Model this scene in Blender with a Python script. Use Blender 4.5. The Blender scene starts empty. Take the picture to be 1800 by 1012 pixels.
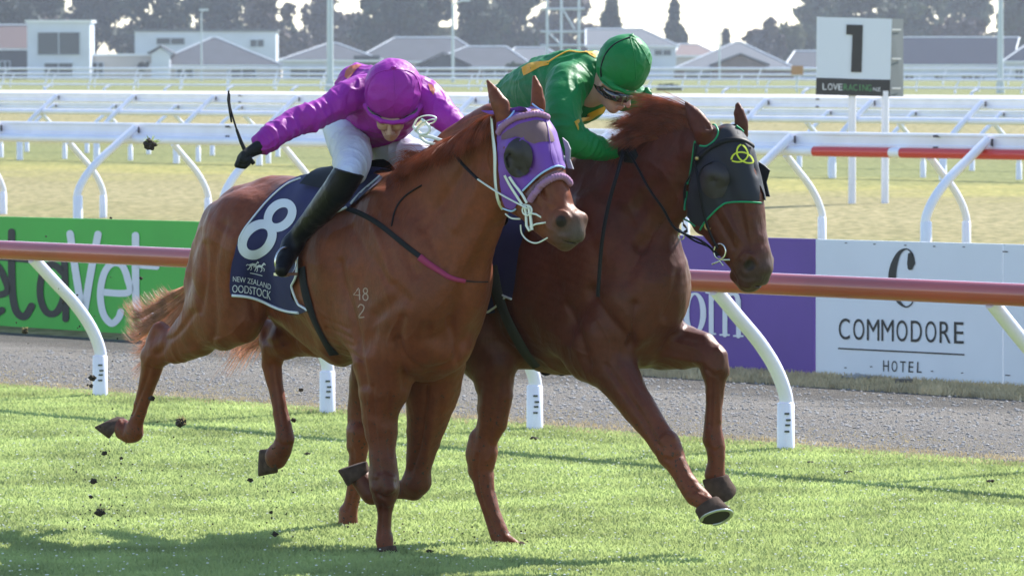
import bpy, bmesh, math, random
import numpy as np
from mathutils import Vector, Matrix
from mathutils.bvhtree import BVHTree
from mathutils.geometry import delaunay_2d_cdt
PI = math.pi
SC = bpy.context.scene
COL = SC.collection
rnd = random.Random(7)
# ---------------------------------------------------------------- camera, sky, sun
CX, CY, FPX, HOR, CAMH = 900.0, 506.0, 10000.0, 120.0, 2.04
PITCH = math.atan((CY - HOR) / FPX)
cam_data = bpy.data.cameras.new("camera"); cam = bpy.data.objects.new("camera", cam_data); COL.objects.link(cam)
cam_data.sensor_width = 36.0; cam_data.lens = 36.0 * FPX / 1800.0
cam.location = (0, 0, CAMH); cam.rotation_euler = (PI / 2 - PITCH, 0, 0)
cam_data.clip_start = 0.5; cam_data.clip_end = 6000
cam_data.dof.use_dof = True; cam_data.dof.focus_distance = 24.0; cam_data.dof.aperture_fstop = 14.5
SC.camera = cam
SUN_EL, SUN_AZ = math.radians(43), math.radians(42)      # azimuth measured from +Y (away from the camera) towards +X
SUN_DIR = Vector((math.sin(SUN_AZ) * math.cos(SUN_EL), math.cos(SUN_AZ) * math.cos(SUN_EL), math.sin(SUN_EL)))
world = bpy.data.worlds.new("World"); SC.world = world; world.use_nodes = True
wn = world.node_tree.nodes; wl = world.node_tree.links; wn.clear()
sky = wn.new('ShaderNodeTexSky'); sky.sky_type = 'NISHITA'; sky.sun_disc = False
sky.sun_elevation = SUN_EL; sky.sun_rotation = SUN_AZ; sky.air_density = 1.0; sky.dust_density = 0.1; sky.ozone_density = 1.0
bg = wn.new('ShaderNodeBackground'); bg.inputs['Strength'].default_value = 0.122
wo = wn.new('ShaderNodeOutputWorld'); wl.new(sky.outputs[0], bg.inputs[0]); wl.new(bg.outputs[0], wo.inputs[0])
sd = bpy.data.lights.new("sun", 'SUN'); sd.energy = 4.5; sd.angle = math.radians(0.53); sd.color = (1.0, 0.96, 0.91)
sun = bpy.data.objects.new("sun", sd); COL.objects.link(sun)
sun.rotation_euler = SUN_DIR.to_track_quat('Z', 'Y').to_euler()
SC.view_settings.view_transform = 'Standard'; SC.view_settings.look = 'None'
SC.view_settings.exposure = 1.2; SC.view_settings.gamma = 1.0; SC.view_settings.use_curve_mapping = False
SC.cycles.max_bounces = 6; SC.cycles.transparent_max_bounces = 8; SC.cycles.volume_bounces = 0
SC.cycles.caustics_reflective = False; SC.cycles.caustics_refractive = False

# ---------------------------------------------------------------- pixel -> place helpers
CAMP = Vector((0, 0, CAMH))
FWD = Vector((0, math.cos(PITCH), -math.sin(PITCH))); UPV = Vector((0, math.sin(PITCH), math.cos(PITCH)))
def ray(px, py):
    return FWD + Vector((1, 0, 0)) * ((px - CX) / FPX) - UPV * ((py - CY) / FPX)
def at(px, py, D):
    d = ray(px, py); return CAMP + d * (D / d.y)
def proj(p):
    v = Vector(p) - CAMP; w = v.dot(FWD)
    return CX + FPX * v.x / w, CY - FPX * v.dot(UPV) / w
TT = Vector((0.629, -0.777, 0)); NN = Vector((0.777, 0.629, 0))     # along the track, across it (away)
def on_line(px, n):               # distance at which the sight line of column px meets the track line n
    tx = (px - CX) / FPX
    return n / (0.629 + 0.777 * tx)
def tn(t, n, z=0.0):
    return TT * t + NN * n + Vector((0, 0, z))
class Frame:
    """an upright plane through an origin: F forward, R the right-hand side, Z up"""
    def __init__(s, O, th):
        th = math.radians(th); s.O = Vector(O)
        s.F = Vector((math.sin(th), -math.cos(th), 0)); s.R = Vector((-math.cos(th), -math.sin(th), 0))
    def P(s, px, py, l=0.0):
        d = ray(px, py); k = (l - (CAMP - s.O).dot(s.R)) / d.dot(s.R)
        return CAMP + d * k
    def W(s, a, l, z):
        return s.O + s.F * a + s.R * l + Vector((0, 0, z))
    def loc(s, p):
        v = Vector(p) - s.O; return (v.dot(s.F), v.dot(s.R), v.z)
    def mirror(s, p):
        v = Vector(p) - s.O; return Vector(p) - s.R * (2 * v.dot(s.R))
    def M(s):
        m = Matrix((s.F, s.R, Vector((0, 0, 1)))).transposed().to_4x4(); m.translation = s.O; return m

# ---------------------------------------------------------------- materials
def mat(name, col, rough=0.6, metal=0.0, spec=0.5, var=0.0, vscale=5.0, col2=None, bump=0.0, bscale=20.0, bdist=0.01,
        sheen=0.0, coat=0.0, trans=0.0, attr=None, stretch=None, detail=4.0, bstretch=None, aniso=0.0, alpha=1.0):
    m = bpy.data.materials.new(name); m.use_nodes = True; nt = m.node_tree; N = nt.nodes; L = nt.links
    b = N['Principled BSDF']
    b.inputs['Roughness'].default_value = rough; b.inputs['Metallic'].default_value = metal
    b.inputs['Specular IOR Level'].default_value = spec; b.inputs['Sheen Weight'].default_value = sheen
    b.inputs['Coat Weight'].default_value = coat; b.inputs['Alpha'].default_value = alpha
    c = tuple(col) + (1,)
    b.inputs['Base Color'].default_value = c
    if coat > 0: b.inputs['Coat Roughness'].default_value = .12
    tc = N.new('ShaderNodeTexCoord'); src = None
    def coords(st):
        if not st: return tc.outputs['Object']
        mp = N.new('ShaderNodeMapping'); mp.inputs['Scale'].default_value = st; L.new(tc.outputs['Object'], mp.inputs[0]); return mp.outputs[0]
    if attr:
        a = N.new('ShaderNodeAttribute'); a.attribute_name = attr; src = a.outputs['Color']
    if var > 0 or col2:
        n = N.new('ShaderNodeTexNoise'); n.inputs['Scale'].default_value = vscale; n.inputs['Detail'].default_value = detail
        L.new(coords(stretch), n.inputs['Vector'])
        r = N.new('ShaderNodeValToRGB'); L.new(n.outputs[0], r.inputs[0]); r.color_ramp.elements[0].position = 0.32; r.color_ramp.elements[1].position = 0.68
        if col2: r.color_ramp.elements[0].color = c; r.color_ramp.elements[1].color = tuple(col2) + (1,)
        else:
            r.color_ramp.elements[0].color = tuple(x * (1 - var) for x in col) + (1,); r.color_ramp.elements[1].color = tuple(min(1, x * (1 + var)) for x in col) + (1,)
        if attr:
            r.color_ramp.elements[0].color = (1 - var,) * 3 + (1,); r.color_ramp.elements[1].color = (1 + var,) * 3 + (1,)
            mx = N.new('ShaderNodeMix'); mx.data_type = 'RGBA'; mx.blend_type = 'MULTIPLY'; mx.inputs[0].default_value = 1
            L.new(src, mx.inputs[6]); L.new(r.outputs[0], mx.inputs[7]); src = mx.outputs[2]
        else: src = r.outputs[0]
    if src is not None: L.new(src, b.inputs['Base Color'])
    if bump > 0:
        n2 = N.new('ShaderNodeTexNoise'); n2.inputs['Scale'].default_value = bscale; n2.inputs['Detail'].default_value = 6
        L.new(coords(bstretch or stretch), n2.inputs['Vector'])
        bp = N.new('ShaderNodeBump'); bp.inputs['Strength'].default_value = bump; bp.inputs['Distance'].default_value = bdist
        L.new(n2.outputs[0], bp.inputs['Height']); L.new(bp.outputs[0], b.inputs['Normal'])
    if trans > 0:
        t = N.new('ShaderNodeBsdfTranslucent'); t.inputs[0].default_value = c
        if src is not None: L.new(src, t.inputs[0])
        ms = N.new('ShaderNodeMixShader'); ms.inputs[0].default_value = trans
        L.new(b.outputs[0], ms.inputs[1]); L.new(t.outputs[0], ms.inputs[2]); L.new(ms.outputs[0], N['Material Output'].inputs[0])
    return m

# ---------------------------------------------------------------- objects
def tag(o, label=None, cat=None, group=None, kind=None):
    if label: o['label'] = label
    if cat: o['category'] = cat
    if group: o['group'] = group
    if kind: o['kind'] = kind
    return o
def empty(name, loc, label=None, cat=None, group=None, kind=None, rot=0):
    o = bpy.data.objects.new(name, None); COL.objects.link(o); o.location = loc; o.rotation_euler = (0, 0, rot)
    o.empty_display_size = 0.1
    return tag(o, label, cat, group, kind)
def link(name, me, m=None, parent=None):
    o = bpy.data.objects.new(name, me); COL.objects.link(o)
    if m is not None:
        for x in (m if isinstance(m, (list, tuple)) else [m]): me.materials.append(x)
    if parent is not None:
        o.parent = parent
        o.matrix_parent_inverse = world_m(parent).inverted()
    return o
def world_m(o):
    m = Matrix.LocRotScale(o.location, o.rotation_euler, o.scale)
    if o.parent: m = world_m(o.parent) @ o.matrix_parent_inverse @ m
    return m
def mesh_np(name, V, Fc, m=None, parent=None, smooth=True, mi=None):
    me = bpy.data.meshes.new(name); me.from_pydata([tuple(v) for v in V] if not isinstance(V, np.ndarray) else V.tolist(), [], [list(f) for f in Fc] if not isinstance(Fc, np.ndarray) else Fc.tolist())
    me.polygons.foreach_set('use_smooth', [smooth] * len(me.polygons))
    if mi is not None: me.polygons.foreach_set('material_index', mi)
    me.update(); return link(name, me, m, parent)
class MB:
    def __init__(s): s.V = []; s.F = []; s.S = []; s.MI = []; s.mi = 0
    def add(s, V, F, smooth=False):
        k = len(s.V); s.V += [tuple(v) for v in V]; s.F += [[i + k for i in f] for f in F]; s.S += [smooth] * len(F); s.MI += [s.mi] * len(F)
    def box(s, c, sx, sy, sz, M=None):
        c = Vector(c); V = []
        for x in (-1, 1):
            for y in (-1, 1):
                for z in (-1, 1):
                    v = Vector((x * sx / 2, y * sy / 2, z * sz / 2)); V.append(c + (M @ v if M else v))
        s.add(V, [(0, 1, 3, 2), (4, 6, 7, 5), (0, 4, 5, 1), (2, 3, 7, 6), (0, 2, 6, 4), (1, 5, 7, 3)])
    def quadbox(s, q, d):      # a slab: quad q (4 points) extruded by vector d
        q = [Vector(p) for p in q]; V = q + [p + d for p in q]
        s.add(V, [(0, 1, 2, 3), (7, 6, 5, 4), (0, 4, 5, 1), (1, 5, 6, 2), (2, 6, 7, 3), (3, 7, 4, 0)])
    def tube(s, pts, r, n=10, up=None, ry=None, cap=True, smooth=True, closed=False):
        pts = [Vector(p) for p in pts]; m = len(pts)
        rr = r if isinstance(r, (list, tuple)) else [r] * m
        ryy = (ry if isinstance(ry, (list, tuple)) else [ry] * m) if ry is not None else rr
        V = []; u0 = Vector(up) if up is not None else None; last = None
        for i, p in enumerate(pts):
            if closed: d = pts[(i + 1) % m] - pts[i - 1]
            else: d = pts[min(i + 1, m - 1)] - pts[max(i - 1, 0)]
            if d.length < 1e-9: d = Vector((0, 0, 1))
            d.normalize()
            if u0 is not None: a = d.cross(u0)
            elif last is None: a = d.cross(Vector((0, 0, 1)) if abs(d.z) < 0.9 else Vector((1, 0, 0)))
            else: a = last - d * last.dot(d)
            if a.length < 1e-6: a = d.orthogonal()
            a.normalize(); b = d.cross(a); last = a
            for k in range(n):
                t = 2 * PI * k / n; V.append(p + a * (math.cos(t) * rr[i]) + b * (math.sin(t) * ryy[i]))
        F = []
        for i in range(m if closed else m - 1):
            j = (i + 1) % m
            for k in range(n): F.append((i * n + k, i * n + (k + 1) % n, j * n + (k + 1) % n, j * n + k))
        s.add(V, F, smooth)
        if cap and not closed: s.add(V[:n][::-1], [tuple(range(n))]); s.add(V[-n:], [tuple(range(n))])
    def prism(s, pts, d):     # polygon points (3D) extruded by d
        pts = [Vector(p) for p in pts]; n = len(pts); V = pts + [p + d for p in pts]
        s.add(V, [tuple(range(n)), tuple(range(2 * n - 1, n - 1, -1))] + [(i, (i + 1) % n, n + (i + 1) % n, n + i) for i in range(n)])
    def sphere(s, c, r, nu=12, nv=8, sc=(1, 1, 1), M=None):
        V = []; F = []; c = Vector(c)
        for j in range(nv + 1):
            ph = PI * j / nv
            for i in range(nu):
                t = 2 * PI * i / nu; v = Vector((math.sin(ph) * math.cos(t) * sc[0] * r, math.sin(ph) * math.sin(t) * sc[1] * r, math.cos(ph) * sc[2] * r))
                V.append(c + (M @ v if M else v))
        for j in range(nv):
            for i in range(nu): F.append((j * nu + i, (j + 1) * nu + i, (j + 1) * nu + (i + 1) % nu, j * nu + (i + 1) % nu))
        s.add(V, F, True)
    def build(s, name, m=None, parent=None):
        me = bpy.data.meshes.new(name); me.from_pydata(s.V, [], s.F)
        me.polygons.foreach_set('use_smooth', s.S); me.polygons.foreach_set('material_index', s.MI)
        me.update(); return link(name, me, m, parent)
def copy_tree(o, parent=None):
    c = o.copy(); COL.objects.link(c); c.parent = parent
    for ch in [x for x in bpy.data.objects if x.parent == o]: copy_tree(ch, c)
    return c
def catmull(pts, n=6):
    P = [np.array(p, float) for p in pts]; out = []
    for i in range(len(P) - 1):
        p0 = P[max(i - 1, 0)]; p1 = P[i]; p2 = P[i + 1]; p3 = P[min(i + 2, len(P) - 1)]
        for k in range(n):
            t = k / n
            out.append(0.5 * (2 * p1 + (p2 - p0) * t + (2 * p0 - 5 * p1 + 4 * p2 - p3) * t * t + (3 * p1 - p0 - 3 * p2 + p3) * t ** 3))
    out.append(P[-1]); return out
# ================================================================ ground
KN = [(-60, 0), (25, 0), (27, .01), (31.5, .1), (39, .24), (58, .41), (69, .42), (94, 1.2), (120, 1.2), (207, .7), (252, .95), (440, .5), (1700, .5)]
def zt(n):
    return float(np.interp(n, [k[0] for k in KN], [k[1] for k in KN]))
def band_ground(name, n0, n1, t0, t1, dz, m, step=1.0, kind='structure'):
    ns = sorted(set([n0, n1] + [k[0] for k in KN if n0 < k[0] < n1] + list(np.arange(n0, min(n1, 60), step))))
    V = []; F = []
    for n in ns:
        V += [tn(t0, n, zt(n) + dz), tn(t1, n, zt(n) + dz)]
    for i in range(len(ns) - 1): F.append((2 * i, 2 * i + 1, 2 * i + 3, 2 * i + 2))
    o = mesh_np(name, V, F, m, smooth=True); tag(o, kind=kind); return o
def nodes_mat(name):
    m = bpy.data.materials.new(name); m.use_nodes = True; return m, m.node_tree.nodes, m.node_tree.links
# turf, coloured by mown / dried bands that run along the track
m_turf, N, L = nodes_mat('turf')
b = N['Principled BSDF']; b.inputs['Roughness'].default_value = 0.9; b.inputs['Specular IOR Level'].default_value = 0.15
geo = N.new('ShaderNodeNewGeometry'); dot = N.new('ShaderNodeVectorMath'); dot.operation = 'DOT_PRODUCT'; dot.inputs[1].default_value = NN
L.new(geo.outputs['Position'], dot.inputs[0])
n1 = N.new('ShaderNodeTexNoise'); n1.inputs['Scale'].default_value = 0.35; n1.inputs['Detail'].default_value = 5
L.new(geo.outputs['Position'], n1.inputs['Vector'])
ma = N.new('ShaderNodeMath'); ma.operation = 'MULTIPLY_ADD'; ma.inputs[1].default_value = 9.0; L.new(n1.outputs[0], ma.inputs[0]); L.new(dot.outputs['Value'], ma.inputs[2])
mr = N.new('ShaderNodeMapRange'); mr.inputs[1].default_value = 4.5; mr.inputs[2].default_value = 104.5; L.new(ma.outputs[0], mr.inputs[0])
cr = N.new('ShaderNodeValToRGB'); L.new(mr.outputs[0], cr.inputs[0])
GREEN = (.15, .20, .045); TAN = (.255, .22, .105); OLV = (.19, .19, .07); G2 = (.185, .195, .07); PALE = (.285, .245, .125)
stops = [(0, GREEN), (.195, GREEN), (.24, (.33, .26, .13)), (.30, TAN), (.36, OLV), (.41, TAN), (.46, PALE), (.50, TAN), (.54, (.31, .28, .09)), (.58, G2), (.65, G2), (.70, OLV), (.77, PALE), (.86, TAN), (.91, OLV), (.95, G2), (1.0, G2)]
el = cr.color_ramp.elements
while len(el) < len(stops): el.new(0.5)
for e, (p, c) in zip(el, stops): e.position = p; e.color = c + (1,)
n2 = N.new('ShaderNodeTexNoise'); n2.inputs['Scale'].default_value = 9; n2.inputs['Detail'].default_value = 8
mpg = N.new('ShaderNodeMapping'); mpg.inputs['Scale'].default_value = (1, .35, 1); L.new(geo.outputs['Position'], mpg.inputs[0]); L.new(mpg.outputs[0], n2.inputs['Vector'])
r2 = N.new('ShaderNodeValToRGB'); L.new(n2.outputs[0], r2.inputs[0]); r2.color_ramp.elements[0].position = .3; r2.color_ramp.elements[0].color = (.5, .55, .4, 1); r2.color_ramp.elements[1].position = .7; r2.color_ramp.elements[1].color = (1.15, 1.12, 1.1, 1)
mx = N.new('ShaderNodeMix'); mx.data_type = 'RGBA'; mx.blend_type = 'MULTIPLY'; mx.inputs[0].default_value = 1
L.new(cr.outputs[0], mx.inputs[6]); L.new(r2.outputs[0], mx.inputs[7]); L.new(mx.outputs[2], b.inputs['Base Color'])
bp = N.new('ShaderNodeBump'); bp.inputs['Strength'].default_value = .8; bp.inputs['Distance'].default_value = .04; L.new(n2.outputs[0], bp.inputs['Height']); L.new(bp.outputs[0], b.inputs['Normal'])
tag(band_ground('ground', -60, 1700, -1800, 900, 0.0, m_turf), kind='structure')

# gravel path between the rail and the boards
m_grav, N, L = nodes_mat('gravel')
b = N['Principled BSDF']; b.inputs['Roughness'].default_value = 0.95; b.inputs['Specular IOR Level'].default_value = 0.2
geo = N.new('ShaderNodeNewGeometry')
v = N.new('ShaderNodeTexVoronoi'); v.inputs['Scale'].default_value = 85; L.new(geo.outputs['Position'], v.inputs['Vector'])
nz = N.new('ShaderNodeTexNoise'); nz.inputs['Scale'].default_value = 1.2; nz.inputs['Detail'].default_value = 7; nz.inputs['Roughness'].default_value = .65
mpr = N.new('ShaderNodeMapping'); mpr.inputs['Rotation'].default_value = (0, 0, math.radians(51)); mpr.inputs['Scale'].default_value = (.35, 2.2, 1); L.new(geo.outputs['Position'], mpr.inputs[0]); L.new(mpr.outputs[0], nz.inputs['Vector'])
rg = N.new('ShaderNodeValToRGB'); L.new(v.outputs['Color'], rg.inputs[0])
rg.color_ramp.elements[0].color = (.085, .082, .078, 1); rg.color_ramp.elements[1].color = (.38, .365, .34, 1)
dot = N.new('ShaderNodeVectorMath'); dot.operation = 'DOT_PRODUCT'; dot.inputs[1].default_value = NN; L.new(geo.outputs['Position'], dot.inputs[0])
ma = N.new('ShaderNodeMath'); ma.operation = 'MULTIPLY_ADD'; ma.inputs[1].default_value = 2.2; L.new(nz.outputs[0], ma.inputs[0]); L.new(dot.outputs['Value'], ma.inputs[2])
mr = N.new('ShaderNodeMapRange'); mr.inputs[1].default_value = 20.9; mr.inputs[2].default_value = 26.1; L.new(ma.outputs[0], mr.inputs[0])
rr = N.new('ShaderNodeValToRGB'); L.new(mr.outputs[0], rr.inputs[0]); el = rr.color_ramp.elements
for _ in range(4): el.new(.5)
for e, (p, c) in zip(el, [(0, (1.15, .95, .7)), (.08, (.95, .9, .82)), (.4, (1.02, .98, .93)), (.62, (1.2, 1.15, 1.08)), (.74, (.6, .58, .55)), (1, (.54, .52, .49))]): e.position = p; e.color = c + (1,)  # dark last stops paint the boards' cast shadow into the gravel colour
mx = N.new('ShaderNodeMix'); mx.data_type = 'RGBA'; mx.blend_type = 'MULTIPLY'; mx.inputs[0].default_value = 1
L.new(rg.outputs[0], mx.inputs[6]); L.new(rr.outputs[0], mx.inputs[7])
n8 = N.new('ShaderNodeTexNoise'); n8.inputs['Scale'].default_value = 2.3; n8.inputs['Detail'].default_value = 8; n8.inputs['Roughness'].default_value = .7; L.new(mpr.outputs[0], n8.inputs['Vector'])
m8 = N.new('ShaderNodeMapRange'); m8.inputs[1].default_value = .48; m8.inputs[2].default_value = .72; m8.inputs[4].default_value = .75; L.new(n8.outputs[0], m8.inputs[0])
x8 = N.new('ShaderNodeMix'); x8.data_type = 'RGBA'; L.new(m8.outputs[0], x8.inputs[0]); L.new(mx.outputs[2], x8.inputs[6]); x8.inputs[7].default_value = (.24, .20, .15, 1); L.new(x8.outputs[2], b.inputs['Base Color'])
bp = N.new('ShaderNodeBump'); bp.inputs['Strength'].default_value = 1; bp.inputs['Distance'].default_value = .03; L.new(v.outputs['Distance'], bp.inputs['Height']); L.new(bp.outputs[0], b.inputs['Normal'])
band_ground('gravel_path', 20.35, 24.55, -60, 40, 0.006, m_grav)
m_sand = mat('pale_sand', (.46, .44, .42), .9, var=.2, vscale=.6)
band_ground('sand_track', 99, 119, -400, 60, 0.02, m_sand)

# ================================================================ rails
m_white = mat('white_plastic', (.85, .84, .95), .35, coat=.3, var=.05, vscale=3)
m_dark = mat('dark_fitting', (.03, .02, .03), .5)
m_slot = mat('slot_dirt', (.08, .09, .08), .9)
m_redrail = mat('red_rail', (.38, .036, .028), .5, coat=1.0, spec=.5, var=.12, vscale=2.0, bump=.05, bscale=30, bdist=.002)
m_red = mat('red_plastic', (.62, .035, .03), .35, coat=.3)
def gooseneck(name, t, n, zb, h, over, parent, r=.036, slots=False, collar=True, mw=None):
    """curved post: foot at (t, n), top bent sideways by `over` across the track"""
    mb = MB()
    pts = [tn(t, n, zb - .05)]
    for k, (o, z) in enumerate(catmull([(0, .2), (0, .33), (.14, .50), (.38, .67), (.68, .83), (1.0, 1.0)], 5)):
        pts.append(tn(t, n + over * o, zb + h * z))
    mb.tube(pts, r, 12); p = mb.build(name, mw or m_white, parent)
    if collar:
        c = MB(); c.tube([tn(t, n, zb - .04), tn(t, n, zb + h * .29), tn(t, n, zb + h * .295)], [r * 1.28, r * 1.22, r * 1.05], 14); c.build('sleeve', mw or m_white, p)
    if slots:
        f = (-Vector((0, 1, 0))); a = Vector((1, 0, 0))
        for q in range(4):
            s = MB()
            z = zb + h * (.12 + .035 * q + .004 * (q % 2))
            s.box(tn(t, n, z) + f * (r * 1.25) + a * (.004 + .004 * (q % 3)), .026, .008, .010)
            s.build('slot', m_slot, p)
    return p
# near red rail with four white posts
rail = empty('running_rail', tn(0, 20.25, 0), 'near red glossy running rail on curved white posts behind the horses', 'rail')
nr = 19.74
def t_at(px, n):
    D = on_line(px, n); X = D * (px - CX) / FPX
    return X * TT.x + D * TT.y
mb = MB(); pts = [tn(t, nr, .915) for t in np.arange(-50, 6, 2.8)]
mb.tube(pts, .050, 20, up=(0, 0, 1), ry=.058)
mb.build('rail_tube', m_redrail, rail)
for px in (-260, 175, 575, 940, 1382, 1870, 2300):
    gooseneck('post', t_at(px, 20.25), 20.25, 0, .87, -.50, rail, .038, True)

def profile_rail(parent, n, z, h, t0, t1, m, name='rail_beam', d=.05):
    """aluminium beam: rounded lip above and below a recessed web"""
    k = h / 2
    sec = [(-d / 2, k * .72), (-d / 2, k), (-d * .2, k * 1.12), (d / 2, k), (d / 2, -k), (-d / 2, -k), (-d / 2, -k * .6), (-d * .1, -k * .5), (-d * .1, k * .6)]
    mb = MB(); V = [tn(t0, n + a, z + b) for a, b in sec] + [tn(t1, n + a, z + b) for a, b in sec]; q = len(sec)
    mb.add(V, [(i, (i + 1) % q, q + (i + 1) % q, q + i) for i in range(q)] + [tuple(range(q)), tuple(range(2 * q - 1, q - 1, -1))])
    return mb.build(name, m, parent)
def rail_line(label, n, zb, zr, over, px0, px1, first_px, spacing, style, h=.12, r=.036, group='white rails on the infield tracks', joints=False):
    t0 = t_at(px0, n); t1 = t_at(px1, n)
    if t0 > t1: t0, t1 = t1, t0
    t0 -= 3; t1 += 3
    root = empty('running_rail', tn((t0 + t1) / 2, n, zb), label, 'rail', group)
    if style == 'round':
        mb = MB(); mb.tube([tn(t0, n + over, zr), tn((t0 + t1) / 2, n + over, zr), tn(t1, n + over, zr)], h / 2, 14); mb.build('rail_tube', m_white, root)
    else:
        profile_rail(root, n + over, zr, h, t0, t1, m_white)
    t = t_at(first_px, n)
    while t > t0 + .5: t -= spacing
    t += spacing; k = 0
    while t < t1:
        gooseneck('post', t, n, zb, (zr - zb) - (-h * .15 if style == 'flat' else h * .4), over - (.06 if style == 'flat' else 0), root, r)
        if style == 'flat':
            c = MB(); c.box(tn(t + r * .9, n + over - .035, zr + .0), .022, .02, h * .5, None)
            c.build('clamp', m_dark, root)
        t += spacing; k += 1
    if joints:
        for px in joints:
            tt = t_at(px, n + over); c = MB()
            for dz in (.36, -.4): c.box(tn(tt, n + over - .03, zr + h * dz), .07, .02, .022)
            c.build('joint', m_dark, root)
    return root
def zr_for(y_c, D): return CAMH - (y_c - HOR) * D / FPX
# second pair of rails
rb = rail_line('white round rail with red sections just behind the advertising boards', 39.3, zt(39.3), zr_for(257, 61.6), -.5, -60, 1870, 1445, 2.15, 'round', .10)
rr_ = MB(); zz = zr_for(257, 61.6)
for a, bpx in ((1432, 1566), (1585, 1980)):
    rr_.tube([tn(t_at(a, 38.8), 38.8, zz), tn(t_at(bpx, 38.8), 38.8, zz)], .0525, 14)
rr_.build('red_section', m_red, rb)
rail_line('white flat-beam rail above the red-sectioned round rail', 38.0, zt(38), zr_for(238, 61.8), .88, -60, 1870, 1628, 2.9, 'flat', .15, r=.046, joints=[1650, 405, 1100])
rail_line('thin white round rail in the middle of the dry infield grass', 58.2, zt(58.2), zr_for(205, 91.5), -.5, -60, 1870, 1460, 2.05, 'round', .10)
rail_line('white flat-beam rail above the middle infield round rail', 57.2, zt(57.2), zr_for(177, 92.3), .85, -60, 1870, 1463, 2.4, 'flat', .15, r=.046, joints=[425, 1440])
rail_line('fainter white flat-beam rail beyond the middle infield rails', 62.5, zt(62.5), zr_for(193.5, 100.3), .7, -60, 1870, 1405, 2.05, 'flat', .11)
for k, (n, y, h, sp) in enumerate([(125, 152, .08, 4), (207, 139, .13, 5), (217, 131, .13, 5), (252, 121, .16, 6)]):
    D = n / .629
    rail_line(['lowest far white rail beside the pale sand track', 'second far white rail across the distant infield', 'third far white rail before the houses', 'farthest and topmost white rail in front of the houses'][k],
              n, zt(n), zr_for(y, D), 0.3, -60, 1870, 400, sp, 'round', h, r=.045, group='far white rails')

# ================================================================ advertising boards
m_bgreen = mat('board_green', (.045, .46, .05), .45, var=.06, vscale=2, coat=.1)
m_bpurple = mat('board_purple', (.13, .055, .34), .45, var=.06, vscale=2, coat=.1)
m_bwhite = mat('board_white', (.77, .81, .87), .5, var=.03, vscale=2)
m_ink = mat('ink_black', (.02, .022, .025), .5)
m_inkw = mat('ink_white', (.78, .80, .84), .5)
m_post = mat('weathered_wood', (.16, .14, .12), .9, var=.3, vscale=20)
NB = 25.2
class Board:
    """a flat board standing along the track line, described by its left and right px columns"""
    def __init__(s, px0, px1, top0, top1, bot0, bot1, n=NB):
        s.px0, s.px1, s.n = px0, px1, n
        s.a = [s.pt(px0, top0), s.pt(px1, top1), s.pt(px1, bot1), s.pt(px0, bot0)]
    def pt(s, px, py, off=0.0):
        D = on_line(px, s.n); p = at(px, py, D); return p - NN * off
def stroke(mb, board, pts, w, off=.004, th=.004):
    """a brush stroke of width w (px) painted on the board, round ends, given in photo columns/rows"""
    P = [np.array(p[:2], float) for p in pts]; W = [p[2] if len(p) > 2 else w for p in pts]
    n = len(P); L_, R_ = [], []
    for i in range(n):
        d = P[min(i + 1, n - 1)] - P[max(i - 1, 0)]; d /= (np.linalg.norm(d) + 1e-9); q = np.array([-d[1], d[0]]) * W[i] / 2
        L_.append(P[i] + q); R_.append(P[i] - q)
    V = [board.pt(p[0], p[1], off) for p in L_] + [board.pt(p[0], p[1], off) for p in R_]
    mb.add(V, [(i, i + 1, n + i + 1, n + i) for i in range(n - 1)])
    for c, wdt, oo in ((P[0], W[0], off + .0006), (P[-1], W[-1], off + .0011)):
        V = [board.pt(c[0] + math.cos(2 * PI * k / 16) * wdt / 2, c[1] + math.sin(2 * PI * k / 16) * wdt / 2, oo) for k in range(16)]
        mb.add(V, [tuple(range(16))])
def text_mesh(body, font=None):
    cu = bpy.data.curves.new('t', 'FONT'); cu.body = body; cu.size = 1; cu.align_x = 'LEFT'; cu.resolution_u = 6
    o = bpy.data.objects.new('t', cu); COL.objects.link(o)
    dg = bpy.context.evaluated_depsgraph_get(); me = o.evaluated_get(dg).to_mesh()
    V = [v.co.copy() for v in me.vertices]; F = [tuple(p.vertices) for p in me.polygons]
    o.evaluated_get(dg).to_mesh_clear(); bpy.data.objects.remove(o); bpy.data.curves.remove(cu)
    xs = [v.x for v in V]; ys = [v.y for v in V]
    x0, x1, y0, y1 = min(xs), max(xs), min(ys), max(ys)
    return [((v.x - x0) / (x1 - x0), (v.y - y0) / (y1 - y0)) for v in V], F
def text_quad(mb, body, q, place, sp=0.0):
    """text stretched into the quad q = (tl, tr, br, bl) given in photo px"""
    V, F = text_mesh(body); out = []
    tl, tr, br, bl = [np.array(c, float) for c in q]
    for u, v in V:
        p = (bl * (1 - u) + br * u) * (1 - v) + (tl * (1 - u) + tr * u) * v; out.append(place(p[0], p[1]))
    mb.add(out, F)
def letters_quad(mb, body, q, place, gap=.25, widths=None):
    tl, tr, br, bl = [np.array(c, float) for c in q]; n = len(body); w = 1.0 / (n + (n - 1) * gap)
    for i, ch in enumerate(body):
        if ch == ' ': continue
        a = i * w * (1 + gap); b_ = a + w
        if ch == 'I': a += w * .4; b_ -= w * .4
        if ch == 'M': a -= w * .06; b_ += w * .06
        if ch in 'EFL': b_ -= w * .12
        lerp = lambda A, B, u: A * (1 - u) + B * u
        text_quad(mb, ch, (lerp(tl, tr, a), lerp(tl, tr, b_), lerp(bl, br, b_), lerp(bl, br, a)), place)
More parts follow.
